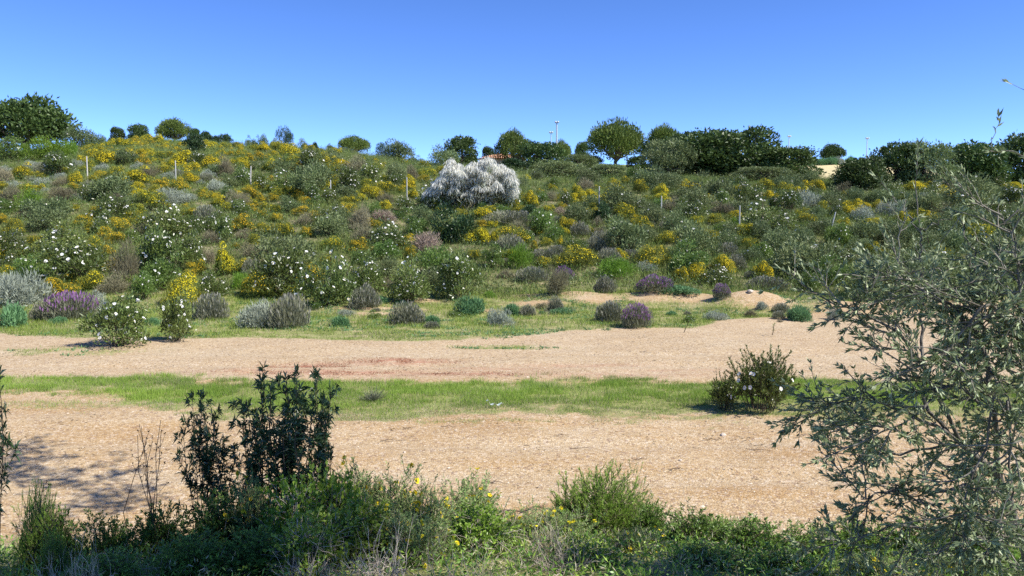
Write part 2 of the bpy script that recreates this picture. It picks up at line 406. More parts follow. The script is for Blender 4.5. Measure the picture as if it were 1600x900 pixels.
for v in range(5):   # brooms: tight cushions of green twigs, yellow on top
    for kind, ny, ym, zb in (('broom', 2600, 'broom_yellow', 0.), ('halfbroom', 750, 'broom_yellow', .3), ('halimium', 1500, 'halimium_yellow', .25)):
        lb = lobes(20, .8, .85, .17, .32, .05)
        f = MB(); dome_leaves(f, lb, 3000, .15, .02, .8, 1., .45)
        s = MB(); stems_to(s, lb, 14, .01)
        b = MB(); flowers(b, lb, ny, .024, zb, 0, 4, 1.1, .3, 1.2)
        w, h = ext(f)
        proto(kind, [('foliage', f.mesh('foliage', ['broom_twig'])), ('stems', s.mesh('stems', ['dry_twig'])), ('blossom', b.mesh('blossom', [ym]))], w, h)
for v in range(3):   # lavender and other spiky grey cushions
    for kind, fm, bm, nb in (('lavender', 'lavender_leaf', 'lavender_bloom', 330), ('greylavender', 'lavender_leaf', 'lavender_faded', 220)):
        f = MB(); n = 3000
        d = nrm(rand_unit(n, .02) * np.array([1, 1, 1.1])); q = RNG.uniform(.15, 1, n) ** .5
        lump = .8 + .35 * vnoise(d[:, 0] * 2.5 + 5, d[:, 1] * 2.5 + d[:, 2] * 2, v + 40)
        P = d * (q * lump)[:, None] * np.array([.6, .6, .5])
        f.leaves(P, d * .8 + np.array([0, 0, .9]) + RNG.normal(size=(n, 3)) * .25, RNG.uniform(.09, .16, n), RNG.uniform(.010, .018, n), RNG.random(n))
        b = MB(); d2 = nrm(rand_unit(nb, .35 if nb > 300 else .1)); lump2 = .8 + .35 * vnoise(d2[:, 0] * 2.5 + 5, d2[:, 1] * 2.5 + d2[:, 2] * 2, v + 40)
        P2 = d2 * lump2[:, None] * np.array([.62, .62, .56]); 
        b.leaves(P2, d2 * .4 + np.array([0, 0, 1.]) + RNG.normal(size=(nb, 3)) * .15, RNG.uniform(.06, .10, nb), .034, RNG.random(nb))
        s = MB(); s.segs(P2 * .3, P2, .004, .003, 3, RNG.random(nb))
        w, h = ext(f)
        proto(kind, [('foliage', f.mesh('foliage', [fm])), ('stems', s.mesh('stems', ['lavender_leaf'])), ('blossom', b.mesh('blossom', [bm]))], w, h)
for v in range(3):   # twiggy, half dry bushes
    for kind, fm, L_, W_, n in (('drybush', 'dry_twig', .17, .014, 3600), ('pinkbush', 'pink_twig', .15, .018, 3600)):
        lb = lobes(16, .8, 1.0, .2, .38, .08); f = MB(); dome_leaves(f, lb, n, L_, W_, .7, .8, .5, fill=.6)
        s = MB(); stems_to(s, lb, 20, .012); w, h = ext(f)
        proto(kind, [('foliage', f.mesh('foliage', [fm])), ('stems', s.mesh('stems', ['dry_twig']))], w, h)
for v in range(3):
    for kind, fm, L_, W_, hh in (('silverbush', 'silver_leaf', .13, .022, .75), ('freshbush', 'fresh_leaf', .14, .022, .85), ('herb', 'herb_leaf', .13, .035, .55), ('mastic', 'mastic_leaf', .11, .05, 1.35), ('oakbush', 'oak_leaf', .17, .08, 1.5)):
        lb = lobes(22, .85, hh, .18, .34, .06); f = MB(); dome_leaves(f, lb, 3600, L_, W_, .8, .6, .55)
        s = MB(); stems_to(s, lb, 16, .012); w, h = ext(f)
        proto(kind, [('foliage', f.mesh('foliage', [fm])), ('stems', s.mesh('stems', ['dry_twig']))], w, h)
# the big white-flowering broom: long drooping sprays
def white_broom():
    f = MB(); b = MB(); s = MB()
    for k in range(150):
        x = RNG.uniform(-2.6, 2.6); q = RNG.uniform(0, 1) ** .42
        prof = np.interp(x, [-2.6, -2.1, -1.6, -1.3, -.9, -.45, -.1, .5, 1.1, 1.7, 2.3, 2.6], [1.1, 1.8, 2.1, 2.75, 2.6, 2.45, 2.5, 2.65, 2.8, 2.6, 2.1, 1.3])
        c = np.array([x, RNG.uniform(-1.3, 1.3) * math.sqrt(max(.1, 1 - (x / 2.9) ** 2)), .45 + (prof - .55) * q])
        base = RNG.normal(size=3) * np.array([.5, .3, 0]); m = (base + c) * .5 + np.array([0, 0, .3])
        s.line([base, m, c], .03, .012, 4, RNG.random())
        n = 110
        a = RNG.uniform(0, 2 * PI, n); rr = RNG.uniform(0, .34, n)
        P = c + np.stack([np.cos(a) * rr, np.sin(a) * rr, .22 - rr ** 2 * 1.6 + RNG.normal(size=n) * .05], 1)
        D = np.stack([np.cos(a) * .5, np.sin(a) * .5, -.7 - rr * 1.2], 1) + RNG.normal(size=(n, 3)) * .2
        b.leaves(P, D, RNG.uniform(.16, .38, n), RNG.uniform(.025, .05, n), np.clip(RNG.random(n) * .6 + .4 * RNG.random(), 0, 1))
        n = 26
        P = c + RNG.normal(size=(n, 3)) * .22 - np.array([0, 0, .15]); D = RNG.normal(size=(n, 3)) + np.array([0, 0, -1.])
        f.leaves(P, D, .3, .025, RNG.random(n))
    w, h = ext(b)
    proto('whitebroom', [('foliage', f.mesh('foliage', ['silver_leaf'])), ('stems', s.mesh('stems', ['dry_twig'])), ('blossom', b.mesh('blossom', ['white_bloom']))], w, h)
white_broom()
# trees
def tree_proto(kind, mat, shape, n=5200, L_=.34, W_=.15, seedshape=0, lobn=34, trunk=1.0):
    f = MB(); t = MB(); R = 2.6
    lb = []
    for k in range(lobn):
        if shape == 'pine':
            d = rand_unit(1, -.35)[0]; q = RNG.uniform(.55, 1) ** .5; r = RNG.uniform(.55, .95)
            c = np.array([d[0] * (R - r * .7) * q, d[1] * (R - r * .7) * q, trunk + 1.5 + d[2] * 1.35 * q])
        elif shape == 'oak':
            d = rand_unit(1, -.5)[0]; q = RNG.uniform(.5, 1) ** .5; r = RNG.uniform(.45, .95)
            c = np.array([d[0] * (R - r * .7) * q, d[1] * (R - r * .7) * q, trunk + 1.5 + d[2] * 1.3 * q])
        else:
            d = rand_unit(1, -.2)[0]; q = RNG.uniform(.4, 1) ** .5; r = RNG.uniform(.35, .8)
            zz = RNG.uniform(.25, 2.9); wd = math.sqrt(max(.05, 1 - (zz / 3.3) ** 2)); aa = RNG.uniform(0, 2 * PI); c = np.array([math.cos(aa) * 1.9 * q * wd, math.sin(aa) * 1.9 * q * wd, zz])
        lb.append((c, r))
    jit = .7 if shape != 'pine' else .45
    dome_leaves(f, lb, n, L_, W_, .8, .5, jit, 0, .22, .8)
    top = trunk + .8 if shape in ('pine', 'oak') else .8
    t.line([(0, 0, -.3), (.05, .03, top * .5), (-.04, .06, top)], .20, .14, 7, .5)
    for c, r in lb[::2]:
        st = np.array([-.04, .06, top * RNG.uniform(.6, 1)])
        m = st * .5 + c * .5 + np.array([0, 0, -.15]) + RNG.normal(size=3) * .08
        t.line([st, m, c], .08, .025, 4, .5)
    w, h = ext(f)
    proto(kind, [('crown', f.mesh('crown', [mat])), ('trunk', t.mesh('trunk', ['bark']))], w, h)
for v in range(3):
    tree_proto('pine', 'pine_needle', 'pine', 11000, .26, .08, trunk=.0, lobn=60)
    tree_proto('oaktree', 'oak_leaf', 'oak', 8500, .26, .12, trunk=.0, lobn=48)
    tree_proto('thicket', 'oak_leaf', 'bush', 9000, .24, .11, lobn=60)
    tree_proto('greythicket', 'greyrose_leaf', 'bush', 8000, .22, .08, lobn=52)
    tree_proto('olivething', 'mastic_leaf', 'bush', 5200, .20, .06, lobn=24)

NAMES = {  # kind: (object name, category, label phrase, group)
 'rockrose': ('rockrose_bush', 'shrub', 'dark green rockrose with white flowers', 'white flowered rockroses on the slope'),
 'greenrose': ('rockrose_bush', 'shrub', 'fresh green rockrose with few white flowers', 'white flowered rockroses on the slope'),
 'greyrose': ('grey_rockrose_bush', 'shrub', 'grey-green leafy rockrose', 'grey-green rockroses on the slope'),
 'broom': ('broom_bush', 'shrub', 'bright yellow flowering broom', 'yellow brooms on the slope'),
 'halfbroom': ('broom_bush', 'shrub', 'green broom flecked with yellow', 'yellow brooms on the slope'),
 'halimium': ('yellow_rockrose_bush', 'shrub', 'orange-yellow flowering bush', 'orange-yellow bushes on the slope'),
 'lavender': ('lavender_bush', 'shrub', 'grey lavender with purple tips', 'lavender cushions'),
 'greylavender': ('lavender_bush', 'shrub', 'ash grey lavender cushion', 'lavender cushions'),
 'drybush': ('dry_bush', 'shrub', 'twiggy grey-brown dry bush', 'dry twiggy bushes'),
 'pinkbush': ('heather_bush', 'shrub', 'pinkish brown faded heather', 'faded heathers'),
 'silverbush': ('silver_leaf_bush', 'shrub', 'pale silvery bush', 'silvery bushes'),
 'freshbush': ('green_bush', 'shrub', 'bright green bush', 'bright green bushes'),
 'herb': ('herb_clump', 'plant', 'blue-green herb clump', 'herb clumps on the verge'),
 'mastic': ('mastic_bush', 'shrub', 'dark glossy mastic bush', 'dark evergreen bushes'),
 'oakbush': ('kermes_oak_bush', 'shrub', 'dark green scrub oak', 'dark evergreen bushes'),
 'whitebroom': ('white_broom', 'shrub', 'huge white flowering broom', None),
 'pine': ('stone_pine', 'tree', 'round-headed stone pine', 'trees on the skyline'),
 'oaktree': ('holm_oak', 'tree', 'dark round-crowned oak tree', 'trees on the skyline'),
 'thicket': ('thicket_tree', 'tree', 'dense dark evergreen tree', 'trees on the skyline'),
 'greythicket': ('wild_olive_tree', 'tree', 'dusty grey-green wild olive tree', 'trees on the skyline'),
 'olivething': ('juniper_tree', 'tree', 'small sparse dark evergreen tree', 'trees on the skyline'),
}
PLACED = []   # (obj, kind, u, v, w, h)
def put(kind, u, vb, w, h, label=None, Y=None, name=None, fixed=None):
    """a plant whose foot, width and height were read off the photo at (u, vb)"""
    if fixed is not None: p = np.array(fixed, float)
    elif Y is None:
        p = hit(u, vb)
        if p is None:
            Y = 85; 
    if fixed is None and Y is not None:
        q = at(u, vb, Y); p = np.array([q[0], Y, float(H(q[0], Y))])
    dist = p[1]
    lst = KINDS[kind]; parts, pw, ph = lst[RNG.integers(len(lst))]
    # height needed so that the top reaches vb - h
    topz = at(u, vb - h, dist)[2]; hm = max(.12, topz - p[2]) if Y is not None else h * dist / F
    wm = w * dist / F
    sx = wm / pw; sz = hm / ph; 
    nm, cat, ph_, grp = NAMES[kind]
    e = empty(name or nm, p + np.array([0, 0, -.02])); e.rotation_euler.z = RNG.uniform(0, 2 * PI) if kind != 'whitebroom' else .1
    e.scale = (sx, sx * RNG.uniform(.85, 1.1), sz)
    for pn, me in parts:
        if pn == 'stems' and h < 16: continue
        link(pn, me, e)
    tag(e, label, cat, grp)
    PLACED.append([e, kind, u, vb - h * .5, w, h, label, ph_]); return e

# ------------------------------------------------------------------ ground sheet
def axis(parts):
    out = []
    for a, b, st in parts: out.append(np.arange(a, b, st))
    return np.concatenate(out + [[parts[-1][1]]])
xs = axis([(-2500, -500, 400), (-500, -120, 38), (-120, -40, 2.), (-40, 40, .2), (40, 120, 2.), (120, 500, 38), (500, 2500, 400)])
ys = axis([(-600, -40, 70), (-40, -4, 4), (-4, 34, .16), (34, 140, .6), (140, 300, 20), (300, 3500, 400)])
GX, GY = np.meshgrid(xs, ys); GZ = H(GX, GY)
BARE = tuple((float(p_[0]), float(p_[1]), wpx * p_[1] / F, rr_) for p_, wpx, rr_ in ((hit(840, 474), 45, .8), (hit(930, 468), 50, .9), (hit(1010, 468), 40, .8), (hit(1085, 466), 45, 1.0), (hit(1190, 464), 55, .9), (hit(1330, 478), 60, 1.2), (hit(660, 470), 30, .5), (hit(760, 486), 22, .3), (hit(590, 492), 45, .3)))
def grass_amount(x, y):
    """how grassy the flat ground is: the middle strip, the far verge, scattered weeds"""
    n = fbm(x * .55, y * 1.3, 31, 4) - .5; n2 = fbm(x * 1.6, y * 3.5, 37, 3) - .5
    top = 15.25 + n * 1.0 + np.where(x < -6, .3, 0); bot = np.where(x > -5.0, 12.35, 12.35 + np.clip((-4.6 - x) / 3.2, 0, 1) * 1.9) + n * 1.0
    n3 = fbm(x * 3.1, y * 4.5, 41, 3) - .5; strip = sstep(bot - .8, bot + .8, y + n3 * 1.9) * (1 - sstep(top - .5, top + .35, y + n3 * 1.2))
    strip2 = (sstep(12.6, 13.0, y) * (1 - sstep(13.3, 13.6, y))) * (x < -5) * .50
    u = 800 + F * x / np.maximum(y, 8)
    vb = np.interp(u, [-200, 0, 130, 350, 600, 720, 900, 1080, 1150, 1250, 1350, 1600], [526, 525, 527, 531, 535, 531, 517, 512, 500, 494, 480, 470])
    Yb = 3 * F / (vb - 350)
    verge = sstep(Yb - .25 + n * 1.6, Yb + .35 + n * 1.6, y)
    patch = np.exp(-(((x + .15) / 1.5) ** 2 + ((y - 19.6) / .42) ** 2)) * 1.0 + np.exp(-(((x + .6) / 1.3) ** 2 + ((y - 21.3) / .5) ** 2)) * .9
    patch2 = np.exp(-(((x + 10.6) / 2.6) ** 2 + ((y - 18.8) / .9) ** 2)) * .75
    bare = 0
    for mx, my, rx_, ry in BARE + ((8.7, 28.8, 1.5, .7), (5.9, 30.2, 1.9, .7), (2.7, 30.4, 1.1, .5), (.9, 30.5, .9, .4), (-4.6, 27.4, 1.6, .35), (14.0, 27.3, 2.5, 1.2)):
        bare = np.maximum(bare, np.exp(-(((x - mx) / rx_) ** 2 + ((y - my) / ry) ** 2)))
    g = np.maximum(np.maximum(strip, strip2), verge * (1 - .95 * bare) )
    g = np.maximum(g, np.maximum(patch, patch2) * np.clip(.75 + n2 * 2.2, 0, 1))
    g = g * (1 - .35 * sstep(.05, .2, -n2) * (y > 17))
    g = np.maximum(g, 1 - sstep(6.6, 7.9, y + n))
    return np.clip(g, 0, 1)
gr = grass_amount(GX, GY)
hillm = sstep(30, 34, GY + (fbm(GX * .4, GY * .4, 77, 3) - .5) * 6)
for bx, by, brx, bry in BARE: hillm = hillm * (1 - .95 * np.exp(-(((GX - bx) / brx) ** 2 + ((GY - by) / bry) ** 2)))
redm = np.zeros_like(GX)
for cx, cy, rx_, ry, a in ((-4.3, 17.0, 1.0, .22, .9), (-2.5, 17.3, 1.1, .28, 1.), (-3.6, 16.1, 2.3, .35, .75), (-.9, 15.9, 1.6, .3, .75), (1.4, 16.9, 1.5, .14, .5), (3.5, 16.3, 1.4, .14, .4), (-.3, 16.5, 1.5, .2, .45), (2., 15.8, 2.4, .2, .4)):
    redm = np.maximum(redm, a * np.exp(-(((GX - cx) / rx_) ** 2 + ((GY - cy) / ry) ** 2)))
fieldm = sstep(84, 88, GY) * sstep(2, 6, GX)
stub = sstep(84, 88, GY) * sstep(27, 31, GX)
palem = np.clip(.55 * sum(np.exp(-((GY - c_ - .12 * np.sin(GX * .45 + c_)) / .24) ** 2) for c_ in (9.4, 10.9, 16.9, 18.4)) * sstep(.35, .6, fbm(GX * .8, GY * 2, 57, 3)) + sstep(15.0, 15.8, GY) * (1 - sstep(24, 27, GY)) * .6 + .25 * (fbm(GX * .3, GY * 1.2, 55, 3) - .3), 0, 1)
def ground_sheet():
    ny, nx = GX.shape
    V = np.stack([GX, GY, GZ], -1).reshape(-1, 3)
    i, j = np.meshgrid(np.arange(ny - 1), np.arange(nx - 1), indexing='ij')
    a = (i * nx + j).ravel()
    Fq = np.stack([a, a + 1, a + nx + 1, a + nx], 1)
    me = bpy.data.meshes.new('ground')
    me.vertices.add(len(V)); me.vertices.foreach_set('co', V.astype(np.float32).ravel())
    me.loops.add(Fq.size); me.loops.foreach_set('vertex_index', Fq.astype(np.int32).ravel())
    me.polygons.add(len(Fq)); me.polygons.foreach_set('loop_start', (np.arange(len(Fq)) * 4).astype(np.int32))
    me.polygons.foreach_set('use_smooth', np.ones(len(Fq), bool))
    for nm, arr in (('grassy', gr), ('hill', hillm), ('red', redm), ('field', fieldm), ('stubble', stub), ('pale', palem)):
        at_ = me.attributes.new(nm, 'FLOAT', 'POINT'); at_.data.foreach_set('value', arr.astype(np.float32).ravel())
    me.materials.append(M['ground']); me.update(calc_edges=True)
    o = link('ground', me); tag(o, 'sandy orange track ground rising into a scrubby slope', 'ground', kind='structure')
ground_sheet()

# ------------------------------------------------------------------ grass, ground cover, gravel (nobody could count them)
def scatter(n, x0, x1, y0, y1, dens, seed):
    r = np.random.default_rng(seed)
    x = r.uniform(x0, x1, n); y = r.uniform(y0, y1, n)
    d = dens(x, y); k = r.random(n) < d
    x, y = x[k], y[k]; return np.stack([x, y, H(x, y)], 1)
def inview(x, y, m=40):
    u = 800 + F * x / np.maximum(y, 1); return (u > -m) & (u < 1600 + m)
def make_stuff(name, mb, mats, label, cat):
    o = link(name, mb.mesh(name, mats)); tag(o, label, cat, kind='stuff'); return o
g = MB()
P = scatter(560000, -11, 12, 11.8, 16.0, lambda x, y: np.clip(grass_amount(x, y) * 1.15 - .1, 0, 1) ** 1.5 * (.22 + .78 * sstep(.38, .52, fbm(x * 1.7, y * 2.4, 61, 4))) * inview(x, y), 1)
hgt = .035 + .075 * fbm(P[:, 0] * .7, P[:, 1] * 1.2, 63, 3) * sstep(12.3, 14.2, P[:, 1])
D = RNG.normal(size=P.shape) * .35; D[:, 2] = 1
tt = np.clip(.15 + .6 * RNG.random(len(P)) + .9 * (fbm(P[:, 0] * .6, P[:, 1], 65, 3) - .45), 0, 1)
sm = RNG.random(len(P)) < np.clip(.12 + .9 * (fbm(P[:, 0] * 1.1, P[:, 1] * 2, 67, 3) - .45) + .35 * sstep(13.6, 12.6, P[:, 1]), 0, .8)
Lh = hgt * RNG.uniform(.6, 1.5, len(P))
g.blades(P[~sm], D[~sm], Lh[~sm], .006, tt[~sm]); g.blades(P[sm], D[sm] + RNG.normal(size=D[sm].shape) * .3, Lh[sm] * .8, .006, tt[sm] * .7, 1)
make_stuff('grass', g, ['grass_blade', 'straw_blade'], 'strip of short fresh grass between the two bare wheel tracks', 'grass')
g = MB()
P = scatter(420000, -19, 22, 17.8, 32.5, lambda x, y: np.clip(grass_amount(x, y) * 1.35 - .4, 0, 1) * (.3 + .65 * (fbm(x * 1.3, y * 1.6, 71, 3) > .47)) * inview(x, y), 2)
D = RNG.normal(size=P.shape) * .5; D[:, 2] = 1
tt = np.clip(.15 + .6 * RNG.random(len(P)) + .7 * (fbm(P[:, 0] * .5, P[:, 1] * .7, 75, 3) - .45), 0, 1)
hh = .05 + .13 * fbm(P[:, 0] * .6, P[:, 1] * .8, 73, 3)
hh = hh * (.45 + .55 * sstep(20.5, 23, P[:, 1]))
sm = RNG.random(len(P)) < np.clip(.08 + 1.3 * (fbm(P[:, 0] * .8, P[:, 1] * 1.2, 69, 3) - .48), 0, .7)
Lh = hh * RNG.uniform(.5, 1.5, len(P)); g.blades(P[~sm], D[~sm], Lh[~sm], .014, tt[~sm]); g.blades(P[sm], D[sm], Lh[sm], .012, tt[sm] * .8, 1)
make_stuff('verge_grass', g, ['verge_blade', 'straw_blade'], 'low green grass and weeds along the foot of the slope', 'grass')
g = MB()
P = scatter(520000, -45, 50, 30, 84, lambda x, y: inview(x, y) * (.25 + .75 * (fbm(x * .35, y * .35, 81, 4) > .47)), 3)
D = RNG.normal(size=P.shape) * .45; D[:, 2] = 1
tt = np.clip(RNG.random(len(P)) * .7 + 1.2 * (fbm(P[:, 0] * .15, P[:, 1] * .15, 85, 3) - .4), 0, 1)
tall = sstep(.5, .62, fbm(P[:, 0] * .5, P[:, 1] * .5, 87, 3)); g.blades(P, D, RNG.uniform(.10, .34, len(P)) * (1 + 1.1 * tall), .026, tt)
make_stuff('slope_grass', g, ['hill_blade'], 'tufty green and straw grass between the bushes on the slope', 'grass')
# low scrub filling the gaps of the slope
g = MB()
P = scatter(21000, -45, 50, 30, 84, lambda x, y: inview(x, y) * (fbm(x * .3, y * .3, 91, 3) > .42), 4)
k = RNG.choice(4, len(P), p=[.34, .3, .1, .26]); reps = 26
PP = np.repeat(P, reps, 0); kk = np.repeat(k, reps); d = rand_unit(len(PP), 0)
PP = PP + d * np.array([.42, .42, .5]) * np.repeat(RNG.uniform(.5, 1.35, len(P)), reps)[:, None] * RNG.uniform(.4, 1.15, (len(PP), 1)); DD = d + np.array([0, 0, .6]) + RNG.normal(size=PP.shape) * .4
for q in range(4):
    mk = kk == q; n = mk.sum(); g.leaves(PP[mk], DD[mk], RNG.uniform(.08, .17, n), .03 if q != 2 else .018, RNG.random(n), q)
make_stuff('low_scrub', g, ['rockrose_green', 'broom_twig', 'dry_twig', 'greyrose_leaf'], 'knee-high mixed undergrowth covering the slope between bushes', 'undergrowth')
# broad-leaved weeds on the verge and patches
g = MB()
P = scatter(26000, -19, 22, 17.8, 32, lambda x, y: (grass_amount(x, y) > .35) * (fbm(x * .8, y * 1.2, 95, 3) > .55) * inview(x, y) * .5, 5)
PP = np.repeat(P, 9, 0) + RNG.normal(size=(len(P) * 9, 3)) * np.array([.05, .05, 0]); DD = RNG.normal(size=PP.shape); DD[:, 2] = RNG.uniform(.2, 1.2, len(PP))
g.leaves(PP, DD, RNG.uniform(.04, .10, len(PP)), .028, RNG.random(len(PP)))
make_stuff('weeds', g, ['herb_leaf'], 'broad-leaved green weeds spreading over the verge', 'weeds')
g = MB()
P = scatter(70000, -9, 9, 15.3, 18.4, lambda x, y: np.clip(sum(a * np.exp(-(((x - cx) / rx_) ** 2 + ((y - cy) / ry) ** 2)) for cx, cy, rx_, ry, a in ((-4.3, 17.0, .9, .2, 1), (-2.5, 17.3, 1., .25, 1.), (-3.6, 16.1, 2., .3, .6), (-.9, 15.9, 1.5, .25, .5))), 0, 1) * (fbm(x * 3, y * 3, 99, 3) > .45), 6)
D = RNG.normal(size=P.shape) * .7; D[:, 2] = .8
g.leaves(P, D, RNG.uniform(.015, .04, len(P)), .012, RNG.random(len(P)))
make_stuff('stonecrop', g, ['red_stonecrop'], 'reddish stonecrop mat on the far side of the track', 'ground cover')
g = MB()
P = scatter(60000, -13, 14, 7.5, 26, lambda x, y: (1 - np.clip(grass_amount(x, y) * 1.3, 0, 1)) * inview(x, y) * (fbm(x * .8, y * 1.2, 101, 3) * .9) * (8. / y), 7)
n = len(P); r = RNG.uniform(.005, .014, n) * np.where(RNG.random(n) < .03, 2.0, 1)
a = RNG.uniform(0, 2 * PI, n)
base = []
for j in range(4): base.append(P + np.stack([np.cos(a + j * PI / 2) * r * RNG.uniform(.7, 1.3, n), np.sin(a + j * PI / 2) * r * RNG.uniform(.7, 1.3, n), r * .1], 1))
base.append(P + np.stack([r * .2, r * .1, r * .75], 1))
V = np.stack(base, 1).reshape(-1, 3); i = np.arange(n)[:, None] * 5; t = RNG.random(n)
g.add(V, np.concatenate([np.hstack([i + j, i + (j + 1) % 4, i + 4]) for j in range(4)]), np.tile(t, 4))
make_stuff('gravel', g, ['pebble'], 'loose pale pebbles on the bare track', 'gravel')

g = MB()
P = scatter(30000, -13, 14, 7.5, 27, lambda x, y: inview(x, y) * (1 - .7 * grass_amount(x, y)) * sstep(.50, .66, fbm(x * .9, y * 2.2, 121, 4)) * (10. / y) + .012 * inview(x, y), 9)
P[:, 2] += .006; D = RNG.normal(size=P.shape) * np.array([1, .35, .05])
g.leaves(P, D, RNG.uniform(.02, .07, len(P)), .010, RNG.random(len(P)))
make_stuff('leaf_litter', g, ['dark_stem'], 'dark bits of dry leaf and twig drifted in streaks over the track', 'litter')

# ------------------------------------------------------------------ skyline trees (u centre, v foot, width, height, distance)
put('oaktree', 42, 238, 150, 93, 'large spreading dark oak cut by the edge of the view, tallest tree on the hill', Y=82)
put('freshbush', 78, 262, 84, 54, 'tall light green bush in front of the large spreading oak', Y=66, name='green_bush')
put('greenrose', 18, 268, 80, 58, 'tall olive-green bush under the large spreading oak', Y=66)
put('freshbush', 112, 250, 36, 34, 'small lime green bush at the crest beside the tall light green bush', Y=68)
put('thicket', 184, 222, 30, 26, 'smallest of three dark trees on the yellow crest', Y=84)
put('thicket', 217, 222, 38, 31, 'middle one of three dark trees on the yellow crest', Y=84)
put('pine', 273, 226, 60, 44, 'wide domed pine above the yellow flowered crest', Y=86)
put('thicket', 306, 226, 20, 28, 'narrow dark tree beside the domed pine on the crest', Y=86)
put('mastic', 306, 246, 36, 40, 'dark bush standing among yellow brooms below the domed pine', Y=66)
put('olivething', 444, 236, 30, 42, 'solitary narrow dark tree on the bare crest', Y=80)
put('pine', 553, 258, 54, 48, 'round pine behind the crest left of the sapling', Y=92)
put('olivething', 598, 254, 28, 33, 'thin see-through sapling on the crest', Y=84)
put('thicket', 721, 268, 66, 60, 'dark rounded tree behind the white broom', Y=90)
put('thicket', 763, 254, 30, 28, 'low dark tree between the dark rounded tree and the pine', Y=104)
put('pine', 803, 262, 66, 64, 'round pine with visible trunk beside the tiled roof', Y=94)
put('thicket', 846, 268, 92, 50, 'dark spreading shrub tree below the two lamp masts', Y=88)
put('pine', 876, 252, 36, 36, 'distant small pine behind the lamp masts', Y=125)
put('thicket', 909, 250, 34, 32, 'small dark tree touching the big pine', Y=118)
put('pine', 962, 264, 100, 82, 'biggest round pine on the skyline, on the green field', Y=98)
put('thicket', 925, 264, 46, 22, 'low dark hedge bush beneath the biggest pine', Y=100)
put('thicket', 995, 264, 46, 22, 'low dark bush at the foot of the biggest pine trunk', Y=101)
put('pine', 1036, 268, 72, 78, 'pine crowded behind the dusty wild olive', Y=96)
put('greythicket', 1042, 286, 92, 72, 'dusty grey-green wild olive before the dark thicket', Y=84)
put('thicket', 1092, 287, 150, 90, 'dark dense tree forming the tallest part of the thicket', Y=88)
put('thicket', 1162, 286, 160, 92, 'second dark dense tree in the thicket, right of its tallest part', Y=87)
put('thicket', 1228, 286, 130, 60, 'lower dark tree sloping down at the end of the thicket', Y=84)
put('greythicket', 1190, 292, 120, 34, 'grey-green skirt bush in front of the dark thicket', Y=78)
put('oaktree', 1301, 256, 46, 34, 'lone flat-topped tree above the stubble field', Y=128)
put('thicket', 1348, 312, 104, 72, 'dark bush beside the stubble field, behind the olive twigs', Y=72)
put('thicket', 1400, 300, 96, 84, 'dark tall tree behind the silvery olive shoots', Y=78)
put('greythicket', 1446, 302, 104, 86, 'grey-green tree behind the silvery olive shoots', Y=77)
put('thicket', 1516, 300, 128, 84, 'broad dark green tree near the edge of the skyline', Y=80)
put('thicket', 1600, 298, 110, 98, 'dark tree cut off at the edge of the skyline', Y=82)
put('greythicket', 905, 262, 70, 24, 'pale grey-green mound bush between lamp masts and the big pine', Y=90)
put('greythicket', 950, 288, 80, 34, 'grey bush in front of the green field', Y=76)
put('greythicket', 875, 288, 110, 40, 'wide grey-green bush right of the white broom', Y=74)
put('mastic', 800, 275, 60, 30, 'dark green bush below the tiled roof', Y=76)
for uu in range(1195, 1500, 17):
    put('herb' if RNG.random() < .5 else 'silverbush', uu + RNG.uniform(-4, 4), 254, RNG.uniform(18, 30), RNG.uniform(9, 14), Y=122, name='field_weed')
for uu, ww, hh_ in ((160, 20, 14), (322, 24, 22), (338, 16, 14), (392, 22, 16), (410, 22, 20), (352, 24, 18), (428, 16, 14), (475, 22, 20), (492, 16, 16), (516, 18, 16), (620, 26, 14), (648, 30, 16), (540, 24, 12)):
    put('mastic' if RNG.random() < .5 else 'greyrose', uu, np.interp(uu, [160, 322, 420, 520, 650], [224, 222, 226, 238, 256]), ww, hh_ * .8 + 2, Y=79 if uu < 530 else 84, name='crest_bush')

